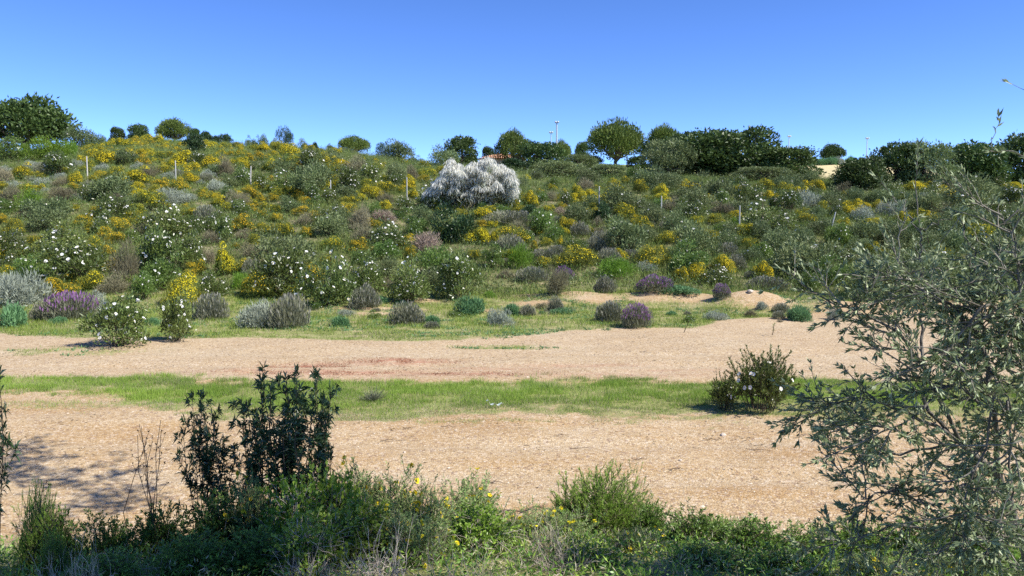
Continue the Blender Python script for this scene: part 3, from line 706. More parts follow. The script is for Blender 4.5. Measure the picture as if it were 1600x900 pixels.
# ------------------------------------------------------------------ bushes read off the photo: kind, u, v of foot, width, height
B = '''
broom 118 286 36 22|halfbroom 148 285 26 14|broom 216 312 38 25|halfbroom 242 304 30 20|freshbush 46 328 44 42|halfbroom 66 282 26 16|halfbroom 104 275 26 16|halimium 5 352 28 20
drybush 100 315 62 28|rockrose 178 348 84 48|rockrose 100 404 112 62|rockrose 20 408 70 56|broom 10 412 34 32|rockrose 118 448 142 76|halimium 186 362 50 26|halimium 226 354 40 20|halimium 180 382 44 24
drybush 188 442 62 76|rockrose 252 428 92 78|silverbush 34 478 90 60|lavender 110 500 92 46|silverbush 150 490 60 40|rockrose 186 541 128 84|rockrose 277 533 88 86|broom 286 478 88 58|greenrose 225 468 54 46|greylavender 70 500 50 34
broom 349 430 52 58|rockrose 300 424 60 70|halfbroom 398 392 48 32|drybush 398 404 50 28|greylavender 394 434 34 30|rockrose 350 380 54 48|freshbush 378 452 40 30|rockrose 512 478 96 94|silverbush 402 512 76 48|greylavender 452 512 68 56|greylavender 330 500 62 44|halfbroom 415 366 36 22
broom 328 266 38 26|drybush 355 276 34 36|broom 382 266 32 24|broom 424 268 46 22|broom 300 270 34 20|greyrose 488 306 90 60|rockrose 450 300 70 36|halimium 470 312 34 22|halimium 408 316 24 18|halimium 408 340 22 16|halimium 432 347 24 16|drybush 374 326 52 32|greylavender 322 346 42 26
halfbroom 392 300 34 18|greenrose 356 312 40 24|silverbush 340 300 40 20|drybush 100 290 40 18
broom 563 314 28 18|halfbroom 600 307 44 26|halimium 628 302 18 16|broom 645 310 18 18|halimium 663 285 28 14|broom 686 332 32 18|mastic 711 378 74 64|pinkbush 665 398 60 42|halimium 640 406 34 24|halimium 557 396 36 28|halimium 586 406 34 26|broom 694 376 22 26|halimium 752 358 26 16|broom 772 380 20 26|rockrose 605 390 74 50|drybush 563 362 44 48|rockrose 545 304 64 52|rockrose 580 292 54 42|greyrose 620 285 50 34|greyrose 540 360 40 40
greylavender 800 350 92 22|rockrose 716 468 90 84|rockrose 640 472 80 76|rockrose 566 460 84 70|greylavender 637 506 64 38|greylavender 572 482 54 40|herb 733 490 58 36|silverbush 782 509 46 34|freshbush 812 420 52 46|drybush 790 436 40 18|greenrose 770 420 50 44|pinkbush 600 350 44 26
broom 806 328 22 22|broom 827 322 34 28|halfbroom 845 306 16 12|broom 864 298 20 12|broom 902 308 22 24|halimium 878 328 18 14|broom 958 295 30 20|mastic 828 344 38 26|mastic 942 350 32 38|rockrose 884 324 30 28|greyrose 976 396 94 60|halfbroom 1000 304 30 28|rockrose 992 334 32 26|drybush 1044 332 40 28|broom 838 366 24 14|halfbroom 852 384 26 16|broom 876 382 20 16|broom 924 366 18 14|greylavender 905 370 38 24|halimium 835 394 16 20|greenrose 900 396 50 28|greylavender 850 410 60 22|pinkbush 880 340 40 18|greyrose 1020 350 60 34
drybush 872 464 54 52|greylavender 868 487 30 26|greylavender 945 458 40 30|lavender 1022 456 72 28|lavender 994 511 54 40|greylavender 952 504 56 36|freshbush 960 432 84 36|herb 800 492 40 22|greylavender 824 494 30 20|greylavender 830 440 60 24|lavender 880 440 40 26|silverbush 1010 426 50 20
broom 1062 442 34 30|broom 1091 442 42 38|broom 1127 428 44 36|broom 1192 436 44 34|halfbroom 1172 394 38 26|halfbroom 1110 374 44 18|lavender 1128 468 34 24|greylavender 1198 456 66 24|herb 1064 460 72 14|silverbush 1120 500 48 18|silverbush 1190 484 26 16|greylavender 1220 488 30 16|greenrose 1262 456 50 36|rockrose 1195 366 92 58|silverbush 1262 326 72 32|broom 1202 314 28 20|broom 1136 308 22 20|broom 1112 316 22 16|broom 1066 298 28 18|drybush 1128 336 54 24|greyrose 1262 436 128 76|greyrose 1084 400 86 58|halfbroom 1262 350 42 20|freshbush 1146 354 18 18|greylavender 1150 424 40 28|halfbroom 1090 350 40 16|greyrose 1140 392 50 36
broom 1317 356 24 18|broom 1365 356 40 18|broom 1410 350 32 24|broom 1456 344 34 18|broom 1480 314 64 26|broom 1536 282 66 16|broom 1582 298 46 16|broom 1350 326 30 14|silverbush 1396 340 62 32|halfbroom 1530 392 76 48|greyrose 1372 466 160 92|greyrose 1486 470 140 86|greyrose 1340 380 90 40|greyrose 1450 400 80 44|drybush 1470 340 60 26|broom 1430 300 50 20|greyrose 1570 420 80 60
herb 20 512 64 46|silverbush 15 460 60 40|herb 1250 500 50 30|silverbush 1305 500 40 26|greyrose 1420 480 60 30|herb 590 476 40 16|herb 880 490 50 12
'''
for tok in B.replace('\n', '|').split('|'):
    tok = tok.split()
    if len(tok) == 5:
        w, h = float(tok[3]), float(tok[4])
        put(tok[0], float(tok[1]), float(tok[2]), w, h)
put('whitebroom', 738, 331, 150, 82, 'huge white flowering broom on the slope, wider than any other bush')
# further bushes: kinds by zone of the hillside
ZONES = [((125, 530, 205, 262), dict(broom=10, halfbroom=3, greyrose=1, drybush=0.24, halimium=3)),
         ((0, 340, 262, 320), dict(broom=1.2, halfbroom=1.5, drybush=0.60, silverbush=1.2, rockrose=1, greyrose=1.2, greylavender=.7, halimium=.5)),
         ((0, 540, 320, 470), dict(rockrose=5, halimium=1.3, halfbroom=1.2, drybush=0.56, greyrose=2, greenrose=1.5)),
         ((340, 700, 262, 330), dict(rockrose=3, greyrose=2, halfbroom=1.5, broom=.8, drybush=0.48, halimium=.5)),
         ((540, 700, 330, 460), dict(rockrose=3, greyrose=2, halimium=.8, drybush=0.40, greenrose=1)),
         ((520, 700, 235, 265), dict(broom=3, halfbroom=2, greyrose=2)),
         ((700, 1060, 280, 345), dict(greyrose=2.5, rockrose=1.5, broom=1, halfbroom=1.3, drybush=0.48, greenrose=1.5)),
         ((740, 1060, 345, 420), dict(greylavender=1.5, greyrose=2, greenrose=1.5, drybush=0.40, halfbroom=1, broom=.4)),
         ((1060, 1600, 288, 345), dict(rockrose=2, greyrose=4, broom=1.0, halfbroom=.9, drybush=0.28, silverbush=.5)),
         ((1060, 1600, 345, 455), dict(greyrose=5, rockrose=1.2, greenrose=1, halfbroom=.6, greylavender=.5))]
rr = random.Random(11)
taken = [(p[2], p[3], p[4] * .5, p[5] * .5) for p in PLACED if p[1] not in ('whitebroom',)]
taken.append((738, 290, 66, 40)); nfill = 0
for attempt in range(14000):
    if nfill >= 500: break
    (u0, u1, v0, v1), wts = ZONES[rr.choices(range(len(ZONES)), [(z[0][1] - z[0][0]) * (z[0][3] - z[0][2]) ** .6 / max(1, (z[0][2] - 150)) for z in ZONES])[0]]
    u = rr.uniform(u0, u1); v = rr.uniform(v0, v1)
    kind = rr.choices(list(wts), list(wts.values()))[0]
    if any(abs(u - a) < c * .55 and abs(v - 12 - b) < d * .55 for a, b, c, d in taken): continue
    p = hit(u, v)
    if p is None or p[1] > 84 or p[1] < 29: continue
    wm = {'rockrose': 2.1, 'greyrose': 2.4, 'greenrose': 1.7, 'broom': 1.15, 'halfbroom': 1.15, 'halimium': .9, 'drybush': 1.2, 'greylavender': .9, 'silverbush': 1.1}[kind] * rr.choice((.7, .9, 1.1, 1.3, 1.6, 2.0))
    w = wm * F / p[1]; h = w * {'rockrose': .72, 'greyrose': .6, 'greenrose': .66, 'broom': .55, 'halfbroom': .55, 'halimium': .6, 'drybush': .6, 'greylavender': .55, 'silverbush': .5}[kind]
    cv = v - h * .5
    if any(abs(u - a) < (w * .5 + c) * .38 and abs(cv - b) < (h * .5 + d) * .38 for a, b, c, d in taken): continue
    put(kind, u, v, w, h, fixed=p); taken.append((u, cv, w * .5, h * .5)); nfill += 1
for k_ in range(90):
    u = rr.uniform(-10, 1420); v = rr.uniform(462, 506) if u > 700 else rr.uniform(470, 516)
    kind = rr.choice(('herb', 'herb', 'greylavender', 'silverbush', 'greenrose', 'drybush', 'freshbush'))
    p = hit(u, v)
    if p is None or any(math.hypot((p[0] - a) / c, (p[1] - b) / max(d, .4)) < 1 for a, b, c, d in BARE): continue
    w = rr.uniform(.25, .8) * F / p[1]; h = w * rr.uniform(.35, .6)
    if any(abs(u - a) < (w * .5 + c) * .6 and abs(v - h * .5 - b) < (h * .5 + d) * .6 for a, b, c, d in taken): continue
    put(kind, u, v, w, h, fixed=p); taken.append((u, v - h * .5, w * .5, h * .5))
print('fills', nfill, 'placed', len(PLACED))

# ------------------------------------------------------------------ fence posts
def post(u, vt, vb, i, lean=0., conc=False):
    p = hit(u, vb); 
    h = (vb - vt) * p[1] / F
    mb = MB(); r = .045 if not conc else .04
    pts = [(0, 0, -.3), (0, 0, h * .5), (lean * h, 0, h)]
    mb.line(pts, r, r * .85, 7, .5)
    mb.segs([(lean * h, 0, h)], [(lean * h, 0, h + .02)], r * .85, r * .3, 7, .5)
    o = link('fence_post', mb.mesh('fence_post', ['post_concrete' if conc else 'post'])); o.location = p
    tag(o, i, 'post', 'fence posts across the slope'); return o
ORD = 'first second third fourth fifth sixth seventh eighth ninth tenth'.split()
POSTS = [(137, 246, 284, 0, False), (275, 252, 285, 0, True), (392, 261, 293, .03, False), (517, 282, 316, 0, True), (636, 279, 320, 0, True), (767, 292, 330, 0, True), (936, 292, 330, 0, True), (1033, 308, 350, 0, True), (1155, 324, 368, 0, True), (1300, 332, 368, .12, True)]
for i, (u, a, b, ln, cc) in enumerate(POSTS):
    post(u, a, b, 'slim %s fence post, %s from the left in the row' % ('pale wooden' if not cc else 'whitish', ORD[i]), ln, cc)

# ------------------------------------------------------------------ lamp masts far behind the crest
def mast(u, vt, vb, Y, label, r=.10):
    q = at(u, vt, Y); x = q[0]; z0 = float(H(x, Y)); h = q[2] - z0
    e = empty('lamp_mast', (x, Y, z0))
    mb = MB(); mb.line([(0, 0, -.2), (0, 0, h)], r, r * .7, 8, .5); link('pole', mb.mesh('pole', ['mast']), e)
    mb = MB(); mb.segs([(-.22, 0, h)], [(.22, 0, h)], .05, .05, 6, .5)
    link('crossarm', mb.mesh('crossarm', ['mast']), e)
    for sx in (-.16, .16):
        bm = MB()
        V = np.array([[-.14, -.2, 0], [.14, -.2, 0], [.14, .14, 0], [-.14, .14, 0], [-.10, -.16, .14], [.10, -.16, .14], [.10, .14, .16], [-.10, .14, .16]]) + np.array([sx, -.05, h + .06])
        bm.add(V, [[0, 3, 2, 1], [4, 5, 6, 7], [0, 1, 5, 4], [1, 2, 6, 5], [2, 3, 7, 6], [3, 0, 4, 7]], .5)
        link('floodlight', bm.mesh('floodlight', ['lamp']), e)
    tag(e, label, 'lamp mast', 'slender masts on the skyline')
mast(861, 208, 250, 112, 'shorter grey lamp mast of the pair above the shrub trees', .07)
mast(870, 192, 250, 104, 'taller white lamp mast of the pair above the shrub trees', .11)
mast(1233, 214, 250, 135, 'thin lamp mast standing alone past the end of the dark thicket', .09)
mast(1355, 217, 250, 135, 'thin lamp mast between the flat-topped tree and the dark tree row', .09)

# ------------------------------------------------------------------ low house with a clay roof behind the pine
def house():
    Y = 100.; a = at(748, 252, Y); b = at(822, 252, Y); x0, x1 = a[0], b[0]; zt = at(785, 240, Y)[2]; zg = float(H((x0 + x1) / 2, Y)) - .3
    ze = at(785, 250, Y)[2]
    e = empty('house', ((x0 + x1) / 2, Y, zg)); W_ = (x1 - x0) / 2; D_ = 2.6
    he = ze - zg; ht = zt - zg
    mb = MB(); w = W_ - .35; d = D_ - .3
    V = [(-w, -d, 0), (w, -d, 0), (w, d, 0), (-w, d, 0), (-w, -d, he), (w, -d, he), (w, d, he), (-w, d, he)]
    mb.add(V, [[0, 1, 5, 4], [1, 2, 6, 5], [2, 3, 7, 6], [3, 0, 4, 7]], .5); link('wall', mb.mesh('wall', ['plaster']), e)
    mb = MB()
    V = [(-W_, -D_, he - .05), (W_, -D_, he - .05), (W_, D_, he - .05), (-W_, D_, he - .05), (-W_ + D_ * .9, 0, ht), (W_ - D_ * .9, 0, ht)]
    mb.add(V, [[0, 1, 5, 4], [2, 3, 4, 5], [0, 3, 2, 1]], .5); mb.add(np.array(V), [[1, 2, 5], [3, 0, 4]], .5)
    for k in range(28):
        x = -W_ + .1 + (2 * W_ - .2) * k / 27; tx = np.clip(x, -W_ + D_ * .9, W_ - D_ * .9); f = 1 - abs(x - tx) / (D_ * .9)
        mb.segs([(x, -D_, he)], [(x, -D_ + D_ * f, he + (ht - he) * f)], .06, .06, 5, .5)
    link('roof', mb.mesh('roof', ['rooftile']), e)
    for x in (-w * .55, w * .5):
        mb = MB(); mb.add([(x - .5, -d - .01, he * .35), (x + .5, -d - .01, he * .35), (x + .5, -d - .01, he * .8), (x - .5, -d - .01, he * .8)], [[0, 1, 2, 3]], .5)
        link('window', mb.mesh('window', ['window_dark']), e)
    tag(e, 'low house with an orange clay roof half hidden behind the pine', 'house')
house()

# ------------------------------------------------------------------ near plants
def curve_pts(a, d, length, n=7, up=.0, wob=.08):
    pts = [np.array(a, float)]; d = nrm(np.array(d, float)); st = length / n
    for k in range(n):
        d = nrm(d + np.array([0, 0, up]) / n + RNG.normal(size=3) * wob); pts.append(pts[-1] + d * st)
    return np.array(pts)
def along(pts, t):
    n = len(pts) - 1; f = np.clip(t, 0, .9999) * n; i = f.astype(int); q = (f - i)[:, None]
    return pts[i] * (1 - q) + pts[i + 1] * q, nrm(pts[i + 1] - pts[i])
def stem_leaves(mb, pts, n, L, W, t0=.25, ang=.9, upw=.2, mi=0, fold=.12, droop=.1, tint=None, tipend=True):
    t = t0 + (1 - t0) * RNG.random(n) ** .8
    if tipend: t[:min(6, n)] = .99
    P, D = along(pts, t); R = nrm(np.cross(D, RNG.normal(size=(n, 3))))
    a = ang * (1.1 - .5 * t)[:, None]
    DD = D * np.cos(a) + R * np.sin(a) + np.array([0, 0, upw])
    tt = np.clip(RNG.random(n) * .8 + .2 * t, 0, 1) if tint is None else tint
    mb.leaves(P, DD, L * RNG.uniform(.65, 1.2, n), W * RNG.uniform(.8, 1.2, n), tt, mi, fold=fold, droop=droop)
def bushy(ns, rad, hgt, nl, L, W, leaf, stem='dead_twig', sub=5, spread=.5, droop=.1, flower=0, fmat='broom_yellow', fr=.014, dead=0, t0=.2, sr=.006, wob=.1, fold=.12, ang=.9):
    f = MB(); s = MB(); b = MB(); dd = MB()
    for k in range(ns):
        a = RNG.uniform(0, 2 * PI); q = math.sqrt(RNG.random())
        base = np.array([math.cos(a) * rad * .45 * q, math.sin(a) * rad * .45 * q, 0])
        d = np.array([math.cos(a) * spread * q, math.sin(a) * spread * q, 1.])
        ln = hgt * RNG.uniform(.75, 1.1) * (1.1 - .25 * q)
        pts = curve_pts(base, d, ln, 7, .1, wob)
        s.line(np.concatenate([[[0, 0, -.04]], pts]), sr, sr * .35, 4, RNG.random())
        stem_leaves(f, pts, nl, L, W, t0 + .15, ang=ang, droop=droop, fold=fold)
        for j in range(sub):
            P, D = along(pts, np.array([RNG.uniform(.25, .9)])); dr = D[0] + RNG.normal(size=3) * .6
            p2 = curve_pts(P[0], dr, ln * RNG.uniform(.25, .5), 5, .3, wob)
            s.line(p2, sr * .5, sr * .25, 3, RNG.random())
            stem_leaves(f, p2, nl, L, W, t0, ang=ang, droop=droop, fold=fold)
            if flower and RNG.random() < flower:
                e = p2[-1]; m = 5
                PP = e + RNG.normal(size=(m, 3)) * .012; b.disc(PP, RNG.normal(size=(m, 3)) + np.array([0, -.6, .8]), fr, RNG.random(m), 0, 5, .3)
    for k in range(dead):
        a = RNG.uniform(0, 2 * PI); d = np.array([math.cos(a), math.sin(a), RNG.uniform(.1, 1.3)])
        p0 = np.array([math.cos(a) * rad * .3, math.sin(a) * rad * .3, RNG.uniform(0, hgt * .5)])
        pts = curve_pts(p0, d, RNG.uniform(.3, .8) * hgt, 6, -.3, .22); dd.line(pts, .004, .0015, 3, RNG.random())
    parts = [('foliage', f.mesh('foliage', [leaf])), ('stems', s.mesh('stems', [stem]))]
    if b.n: parts.append(('blossom', b.mesh('blossom', [fmat])))
    if dd.n: parts.append(('dead_twigs', dd.mesh('dead_twigs', ['dead_twig'])))
    w, h = ext(f); return parts, w, h
def sprig_bush(nlobe, rad, hgt, nsprig, slen, nl, L, W, leaf, stem='dead_twig', low=.0, flower=0, fmat='broom_yellow', fr=.013, dead=0, out=.8, upw=.5, ang=.9, fold=.1, droop=.05, lob=(.10, .22)):
    """rounded bush: leaf clumps, each clump made of short twigs carrying leaves in turn"""
    f = MB(); s = MB(); b = MB(); dd = MB()
    lb = lobes(nlobe, rad, hgt, lob[0], lob[1], low)
    ra = np.array([l[1] for l in lb]); cs = np.array([l[0] for l in lb])
    idx = RNG.choice(len(lb), nsprig, p=ra ** 2 / (ra ** 2).sum()); d = rand_unit(nsprig, -.4)
    P = cs[idx] + d * (ra[idx] * RNG.uniform(.35, 1., nsprig))[:, None]; P[:, 2] = np.maximum(P[:, 2], .01)
    D = nrm(d * out + np.array([0, 0, upw]) + RNG.normal(size=(nsprig, 3)) * .35); ln = slen * RNG.uniform(.6, 1.4, nsprig)
    s.segs(P - D * .02, P + D * ln[:, None], .0022, .001, 3, RNG.random(nsprig))
    k = np.repeat(np.arange(nsprig), nl); t = RNG.uniform(.1, 1, len(k)); t[::nl] = 1
    PP = P[k] + D[k] * (ln[k] * t)[:, None]; Rr = nrm(np.cross(D[k], RNG.normal(size=(len(k), 3))))
    a = (ang * (1.15 - .6 * t))[:, None]; DD = D[k] * np.cos(a) + Rr * np.sin(a)
    tint = np.clip(.5 * RNG.random(len(k)) + .3 * RNG.random(nsprig)[k] + .2 * RNG.random(nlobe)[idx][k], 0, 1)
    f.leaves(PP, DD, L * RNG.uniform(.6, 1.25, len(k)), W * RNG.uniform(.75, 1.2, len(k)), tint, 0, fold=fold, droop=droop)
    stems_to(s, lb, 26, .006, 0, .06)
    if flower:
        q = np.where(d[:, 2] > .1)[0]; q = RNG.choice(q, flower); pp = np.repeat(P[q] + D[q] * ln[q][:, None], 3, 0) + RNG.normal(size=(flower * 3, 3)) * .008
        b.disc(pp, RNG.normal(size=pp.shape) * .6 + np.array([0, -.5, .8]), fr, RNG.random(len(pp)), 0, 5, .35)
    for j in range(dead):
        aa = RNG.uniform(0, 2 * PI); dr = np.array([math.cos(aa), math.sin(aa), RNG.uniform(.0, 1.)])
        p0 = np.array([math.cos(aa) * rad * .4, math.sin(aa) * rad * .4, RNG.uniform(.05, hgt * .6)])
        pc = curve_pts(p0, dr, RNG.uniform(.25, .6) * rad * 1.4, 6, -.3, .25); dd.line(np.concatenate([[[0, 0, 0]], pc]), .003, .0012, 3, RNG.random())
    parts = [('foliage', f.mesh('foliage', [leaf])), ('stems', s.mesh('stems', [stem]))]
    if b.n: parts.append(('blossom', b.mesh('blossom', [fmat])))
    if dd.n: parts.append(('dead_twigs', dd.mesh('dead_twigs', ['dead_twig'])))
    w, h = ext(f); return parts, w, h
def tall_cistus():
    f = MB(); s = MB()
    for k in range(7):
        d = np.array([RNG.normal() * .10, RNG.normal() * .10, 1.]); b0 = RNG.normal(size=3) * .03; b0[2] = 0
        ln = 1.45 * RNG.uniform(.72, 1.05); pts = curve_pts(b0, d, ln, 9, .0, .06); s.line(np.concatenate([[[0, 0, -.04]], pts]), .008, .004, 5, RNG.random())
        tips = [(pts[-1], nrm(pts[-1] - pts[-2]), 18)]
        for j in range(8):
            P, D = along(pts, np.array([RNG.uniform(.38, .96)])); dr = D[0] * .9 + RNG.normal(size=3) * .55
            p2 = curve_pts(P[0], dr, RNG.uniform(.10, .26), 5, .35, .1); s.line(p2, .004, .002, 4, RNG.random())
            tips.append((p2[-1], nrm(p2[-1] - p2[-2]), 13)); stem_leaves(f, p2, 10, .10, .017, .2, ang=1.2, upw=.1, fold=.12, droop=.3, tipend=False)
        stem_leaves(f, pts, 28, .095, .017, .42, ang=1.25, upw=.1, fold=.12, droop=.3, tipend=False)
        for P, D, n in tips:
            Rr = nrm(np.cross(D, RNG.normal(size=(n, 3)))); a = RNG.uniform(.2, 1.5, n)[:, None]
            f.leaves(P + RNG.normal(size=(n, 3)) * .01, D * np.cos(a) + Rr * np.sin(a), RNG.uniform(.07, .13, n), .019, RNG.random(n), 0, fold=.12, droop=.25)
    w, h = ext(f); return [('foliage', f.mesh('foliage', ['lanceolate_leaf'])), ('stems', s.mesh('stems', ['dark_stem']))], w, h
NEAR = {}
for v in range(3):
    NEAR.setdefault('bramble', []).append(sprig_bush(22, .34, .50, 560, .07, 7, .033, .025, 'bramble_leaf', dead=44, droop=.05))
    NEAR.setdefault('fine', []).append(sprig_bush(26, .34, .50, 1500, .055, 14, .026, .0042, 'fine_leaf', dead=8, stem='dry_twig', fold=0, ang=.6, upw=.5, lob=(.13, .25)))
    NEAR.setdefault('greygreen', []).append(sprig_bush(24, .34, .50, 900, .07, 12, .024, .0065, 'greygreen_leaf', fr=.017, flower=34, dead=24, stem='dry_twig', fold=0, upw=.7))
    NEAR.setdefault('deep', []).append(sprig_bush(26, .34, .50, 800, .075, 11, .032, .011, 'deep_leaf', dead=10, stem='dark_stem'))
    NEAR.setdefault('cistus', []).append(tall_cistus())
NEAR['broadplant'] = [bushy(9, .12, .42, 18, .10, .022, 'broad_leaf', sub=2, spread=.5, flower=.5, fmat='broom_yellow', fr=.012, stem='dry_twig', droop=.2, t0=.3, sr=.008, fold=.15)]
def strawtuft():
    s = MB(); n = 420
    P = RNG.normal(size=(n, 3)) * np.array([.12, .12, .0]); D = RNG.normal(size=(n, 3)) * np.array([.7, .7, .3]) + np.array([0, 0, .55])
    s.leaves(P, D, RNG.uniform(.15, .5, n), .007, RNG.random(n), droop=.35)
    for k in range(30):
        pts = curve_pts(RNG.normal(size=3) * np.array([.25, .15, .02]) + np.array([0, 0, .08]), RNG.normal(size=3) * np.array([1, 1, .35]) + np.array([0, 0, .3]), RNG.uniform(.2, .6), 6, -.2, .25); s.line(pts, .004, .0015, 3, RNG.random())
    w, h = ext(s); return [('dry_blades', s.mesh('dry_blades', ['straw_blade']))], w, h
def twigtangle():
    s = MB()
    for k in range(90):
        pts = curve_pts(RNG.normal(size=3) * np.array([.28, .2, .02]) + np.array([0, 0, .05]), RNG.normal(size=3) * np.array([1, 1, .45]) + np.array([0, 0, .5]), RNG.uniform(.25, .7), 7, -.3, .28)
        s.line(pts, .0055, .0015, 4, RNG.random())
        for j in range(3):
            P, D = along(pts, np.array([RNG.uniform(.2, .9)])); p2 = curve_pts(P[0], D[0] + RNG.normal(size=3) * .8, RNG.uniform(.08, .22), 4, 0, .25); s.line(p2, .003, .001, 3, RNG.random())
    w, h = ext(s); return [('dead_twigs', s.mesh('dead_twigs', ['dead_twig']))], w, h
NEAR['straw'] = [strawtuft(), strawtuft()]; NEAR['tangle'] = [twigtangle(), twigtangle()]
NN = {'bramble': ('bramble_bush', 'shrub', 'brambles on the near bank'), 'fine': ('fine_leaved_bush', 'shrub', 'needle-leaved bushes on the near bank'), 'greygreen': ('yellow_flowering_shrub', 'shrub', 'small flowered shrubs on the near bank'),
      'deep': ('evergreen_bush', 'shrub', 'deep green bushes on the near bank'), 'cistus': ('tall_rockrose', 'shrub', 'tall dark rockroses on the near bank'), 'broadplant': ('broad_leaved_plant', 'plant', None),
      'straw': ('dry_grass_tuft', 'grass tuft', 'dry tufts under the near bushes'), 'tangle': ('dead_twig_heap', 'dead branches', 'dead twigs under the near bushes')}
def near(kind, u, vt, w, Y, label, vb=None, dz=0., rot=None, asp=1.):
    """near plant: u centre, vt top, w width in photo pixels at distance Y, rooted in the ground there"""
    q = at(u, vt, Y); g0 = float(H(q[0], Y)) + dz
    parts, pw, ph = NEAR[kind][RNG.integers(len(NEAR[kind]))]
    h = max(.15, q[2] - g0); wm = w * Y / F
    nm, cat, grp = NN[kind]
    e = empty(nm, (q[0], Y, g0 - .02)); e.rotation_euler.z = RNG.uniform(0, 2 * PI) if rot is None else rot
    e.scale = (wm / pw, wm / pw * asp, h / ph)
    for pn, me in parts: link(pn, me, e)
    tag(e, label, cat, grp); return e
# tall rockrose clump left of centre
near('cistus', 314, 606, 84, 5.3, 'tall rockrose stem cluster with bare legs, leftmost of the dark clump')
near('cistus', 345, 650, 112, 5.4, 'dark tall rockrose between the bare-legged one and the densest one')
near('cistus', 402, 596, 125, 5.2, 'densest dark leafed tall rockrose in the middle of the clump')
near('cistus', 440, 564, 105, 5.3, 'tallest rockrose, its tip reaching up to the far track')
near('cistus', 462, 640, 125, 5.1, 'sunlit paler side bush of the tall rockrose clump')
near('cistus', 500, 574, 84, 5.35, 'thin rockrose with two leafy heads leaning out beyond the clump')
near('cistus', -30, 522, 84, 4.7, 'rockrose twig poking in at the edge of the view beside the track')
near('cistus', -30, 640, 80, 4.4, 'second rockrose twig lower at the edge of the view')
# bank vegetation, far row first
near('fine', 935, 716, 185, 6.3, 'bright green fine-leaved dome standing up against the sandy track')
near('fine', 985, 722, 120, 6.5, 'smaller bright green bush growing out of the fine-leaved dome')
near('deep', 1020, 775, 90, 6.0, 'dark green bush at the shaded side of the fine-leaved dome')
near('greygreen', 585, 712, 200, 5.4, 'grey-green bush rising against the track beside the tall rockroses')
near('greygreen', 655, 738, 170, 5.2, 'grey-green bush between two yellow flowered neighbours')
near('greygreen', 735, 740, 180, 5.5, 'grey-green shrub with the brightest yellow flowers in the bank centre')
near('greygreen', 810, 782, 150, 5.2, 'low grey-green shrub before the dark fallen stick')
near('bramble', 515, 712, 150, 5.0, 'bramble with round light leaves climbing into the rockrose clump')
near('bramble', 455, 735, 150, 4.8, 'bramble at the foot of the tall rockroses')
near('greygreen', 395, 725, 150, 5.0, 'shrub with yellow flowers at the feet of the tall rockroses')
near('deep', 340, 755, 150, 4.9, 'dark shaded bush beneath the tall rockroses')
near('deep', 245, 778, 130, 5.0, 'dark shaded bush beside the dry stalks')
near('deep', 160, 790, 130, 5.0, 'dark shaded low bush at the end of the shadowed bank')
near('deep', 90, 780, 110, 5.2, 'dark low bush between the broad-leaved plant and the shadow')
near('fine', 60, 740, 90, 5.2, 'feathery grey-green bush behind the broad-leaved plant')
near('fine', 80, 815, 60, 4.2, 'small grassy bright tuft beside the broad-leaved plant')
near('broadplant', 14, 792, 150, 2.3, 'broad-leaved plant with long glossy leaves and yellow buds in the corner')
near('bramble', 560, 765, 180, 4.5, 'bramble over grey dead twigs, low on the bank')
near('bramble', 480, 790, 170, 4.2, 'lowest bramble with bright leaves in the half shade')
near('greygreen', 650, 785, 180, 4.5, 'grey-green shrub low on the bank with scattered yellow flowers')
near('bramble', 750, 780, 170, 4.7, 'bramble patch below the brightest yellow flowers')
near('greygreen', 870, 785, 160, 5.0, 'pale shrub laced with straw stalks before the fine-leaved dome')
near('greygreen', 1000, 815, 140, 4.9, 'shrub with a knot of yellow flowers under the fine-leaved dome')
near('bramble', 930, 845, 140, 4.4, 'bramble growing through pale dead stalks, lower centre')
near('deep', 1085, 788, 160, 5.3, 'dense green bush on the bank right of the fine-leaved dome')
near('fine', 1130, 797, 120, 5.8, 'light green bush edging the track before the dense green one')
near('deep', 1180, 800, 160, 5.2, 'dense green bush halfway to the olive')
near('deep', 1265, 812, 160, 5.3, 'green bush at the outer twigs of the olive')
near('deep', 1340, 800, 160, 5.4, 'green bush rooted under the olive canopy')
near('deep', 1430, 800, 160, 5.4, 'shaded green bush deep under the olive canopy')
near('deep', 1530, 800, 170, 5.2, 'green bush at the olive trunk foot')
near('deep', 1110, 850, 160, 4.4, 'low dark leafy bush at the bottom of the bank')
near('deep', 1230, 850, 160, 4.3, 'lowest leafy bush below the olive twigs')
near('greygreen', 1370, 850, 160, 4.2, 'grey-green shrub low beneath the olive')
near('greygreen', 1500, 850, 170, 4.2, 'grey-green shrub in the corner beneath the olive')
near('deep', 300, 825, 160, 4.2, 'deeply shaded bush low on the bank below the dry stalks')
near('deep', 400, 815, 150, 4.3, 'deeply shaded bush low on the bank beneath the yellow flowered shrub')
near('deep', 170, 850, 150, 3.9, 'nearly black shaded bush at the bottom of the bank')
near('straw', 130, 820, 120, 3.7, 'bleached dry grass tuft lying in the deep shade')
near('straw', 60, 860, 90, 3.7, 'dull straw tuft in shade near the broad-leaved plant')
near('straw', 205, 835, 80, 4.0, 'yellowish grass tuft on the edge of the deep shade')
near('straw', 540, 836, 120, 3.7, 'pale dry tuft under the lowest bramble')
near('straw', 850, 785, 150, 4.6, 'upright straw stalks leaning between centre bushes')
near('straw', 760, 840, 120, 3.7, 'grey dry tuft in the bottom centre')
near('tangle', 590, 800, 190, 3.9, 'heap of grey dead twigs under the brambles')
near('tangle', 480, 825, 170, 3.8, 'heap of dead twigs at the edge of the shade')
near('tangle', 700, 825, 170, 3.8, 'small heap of grey twigs in the bottom centre')
near('tangle', 870, 800, 180, 4.2, 'loose grey twigs beside the leaning straw stalks')
near('tangle', 100, 815, 190, 3.7, 'brownish twig heap in the deep shade')
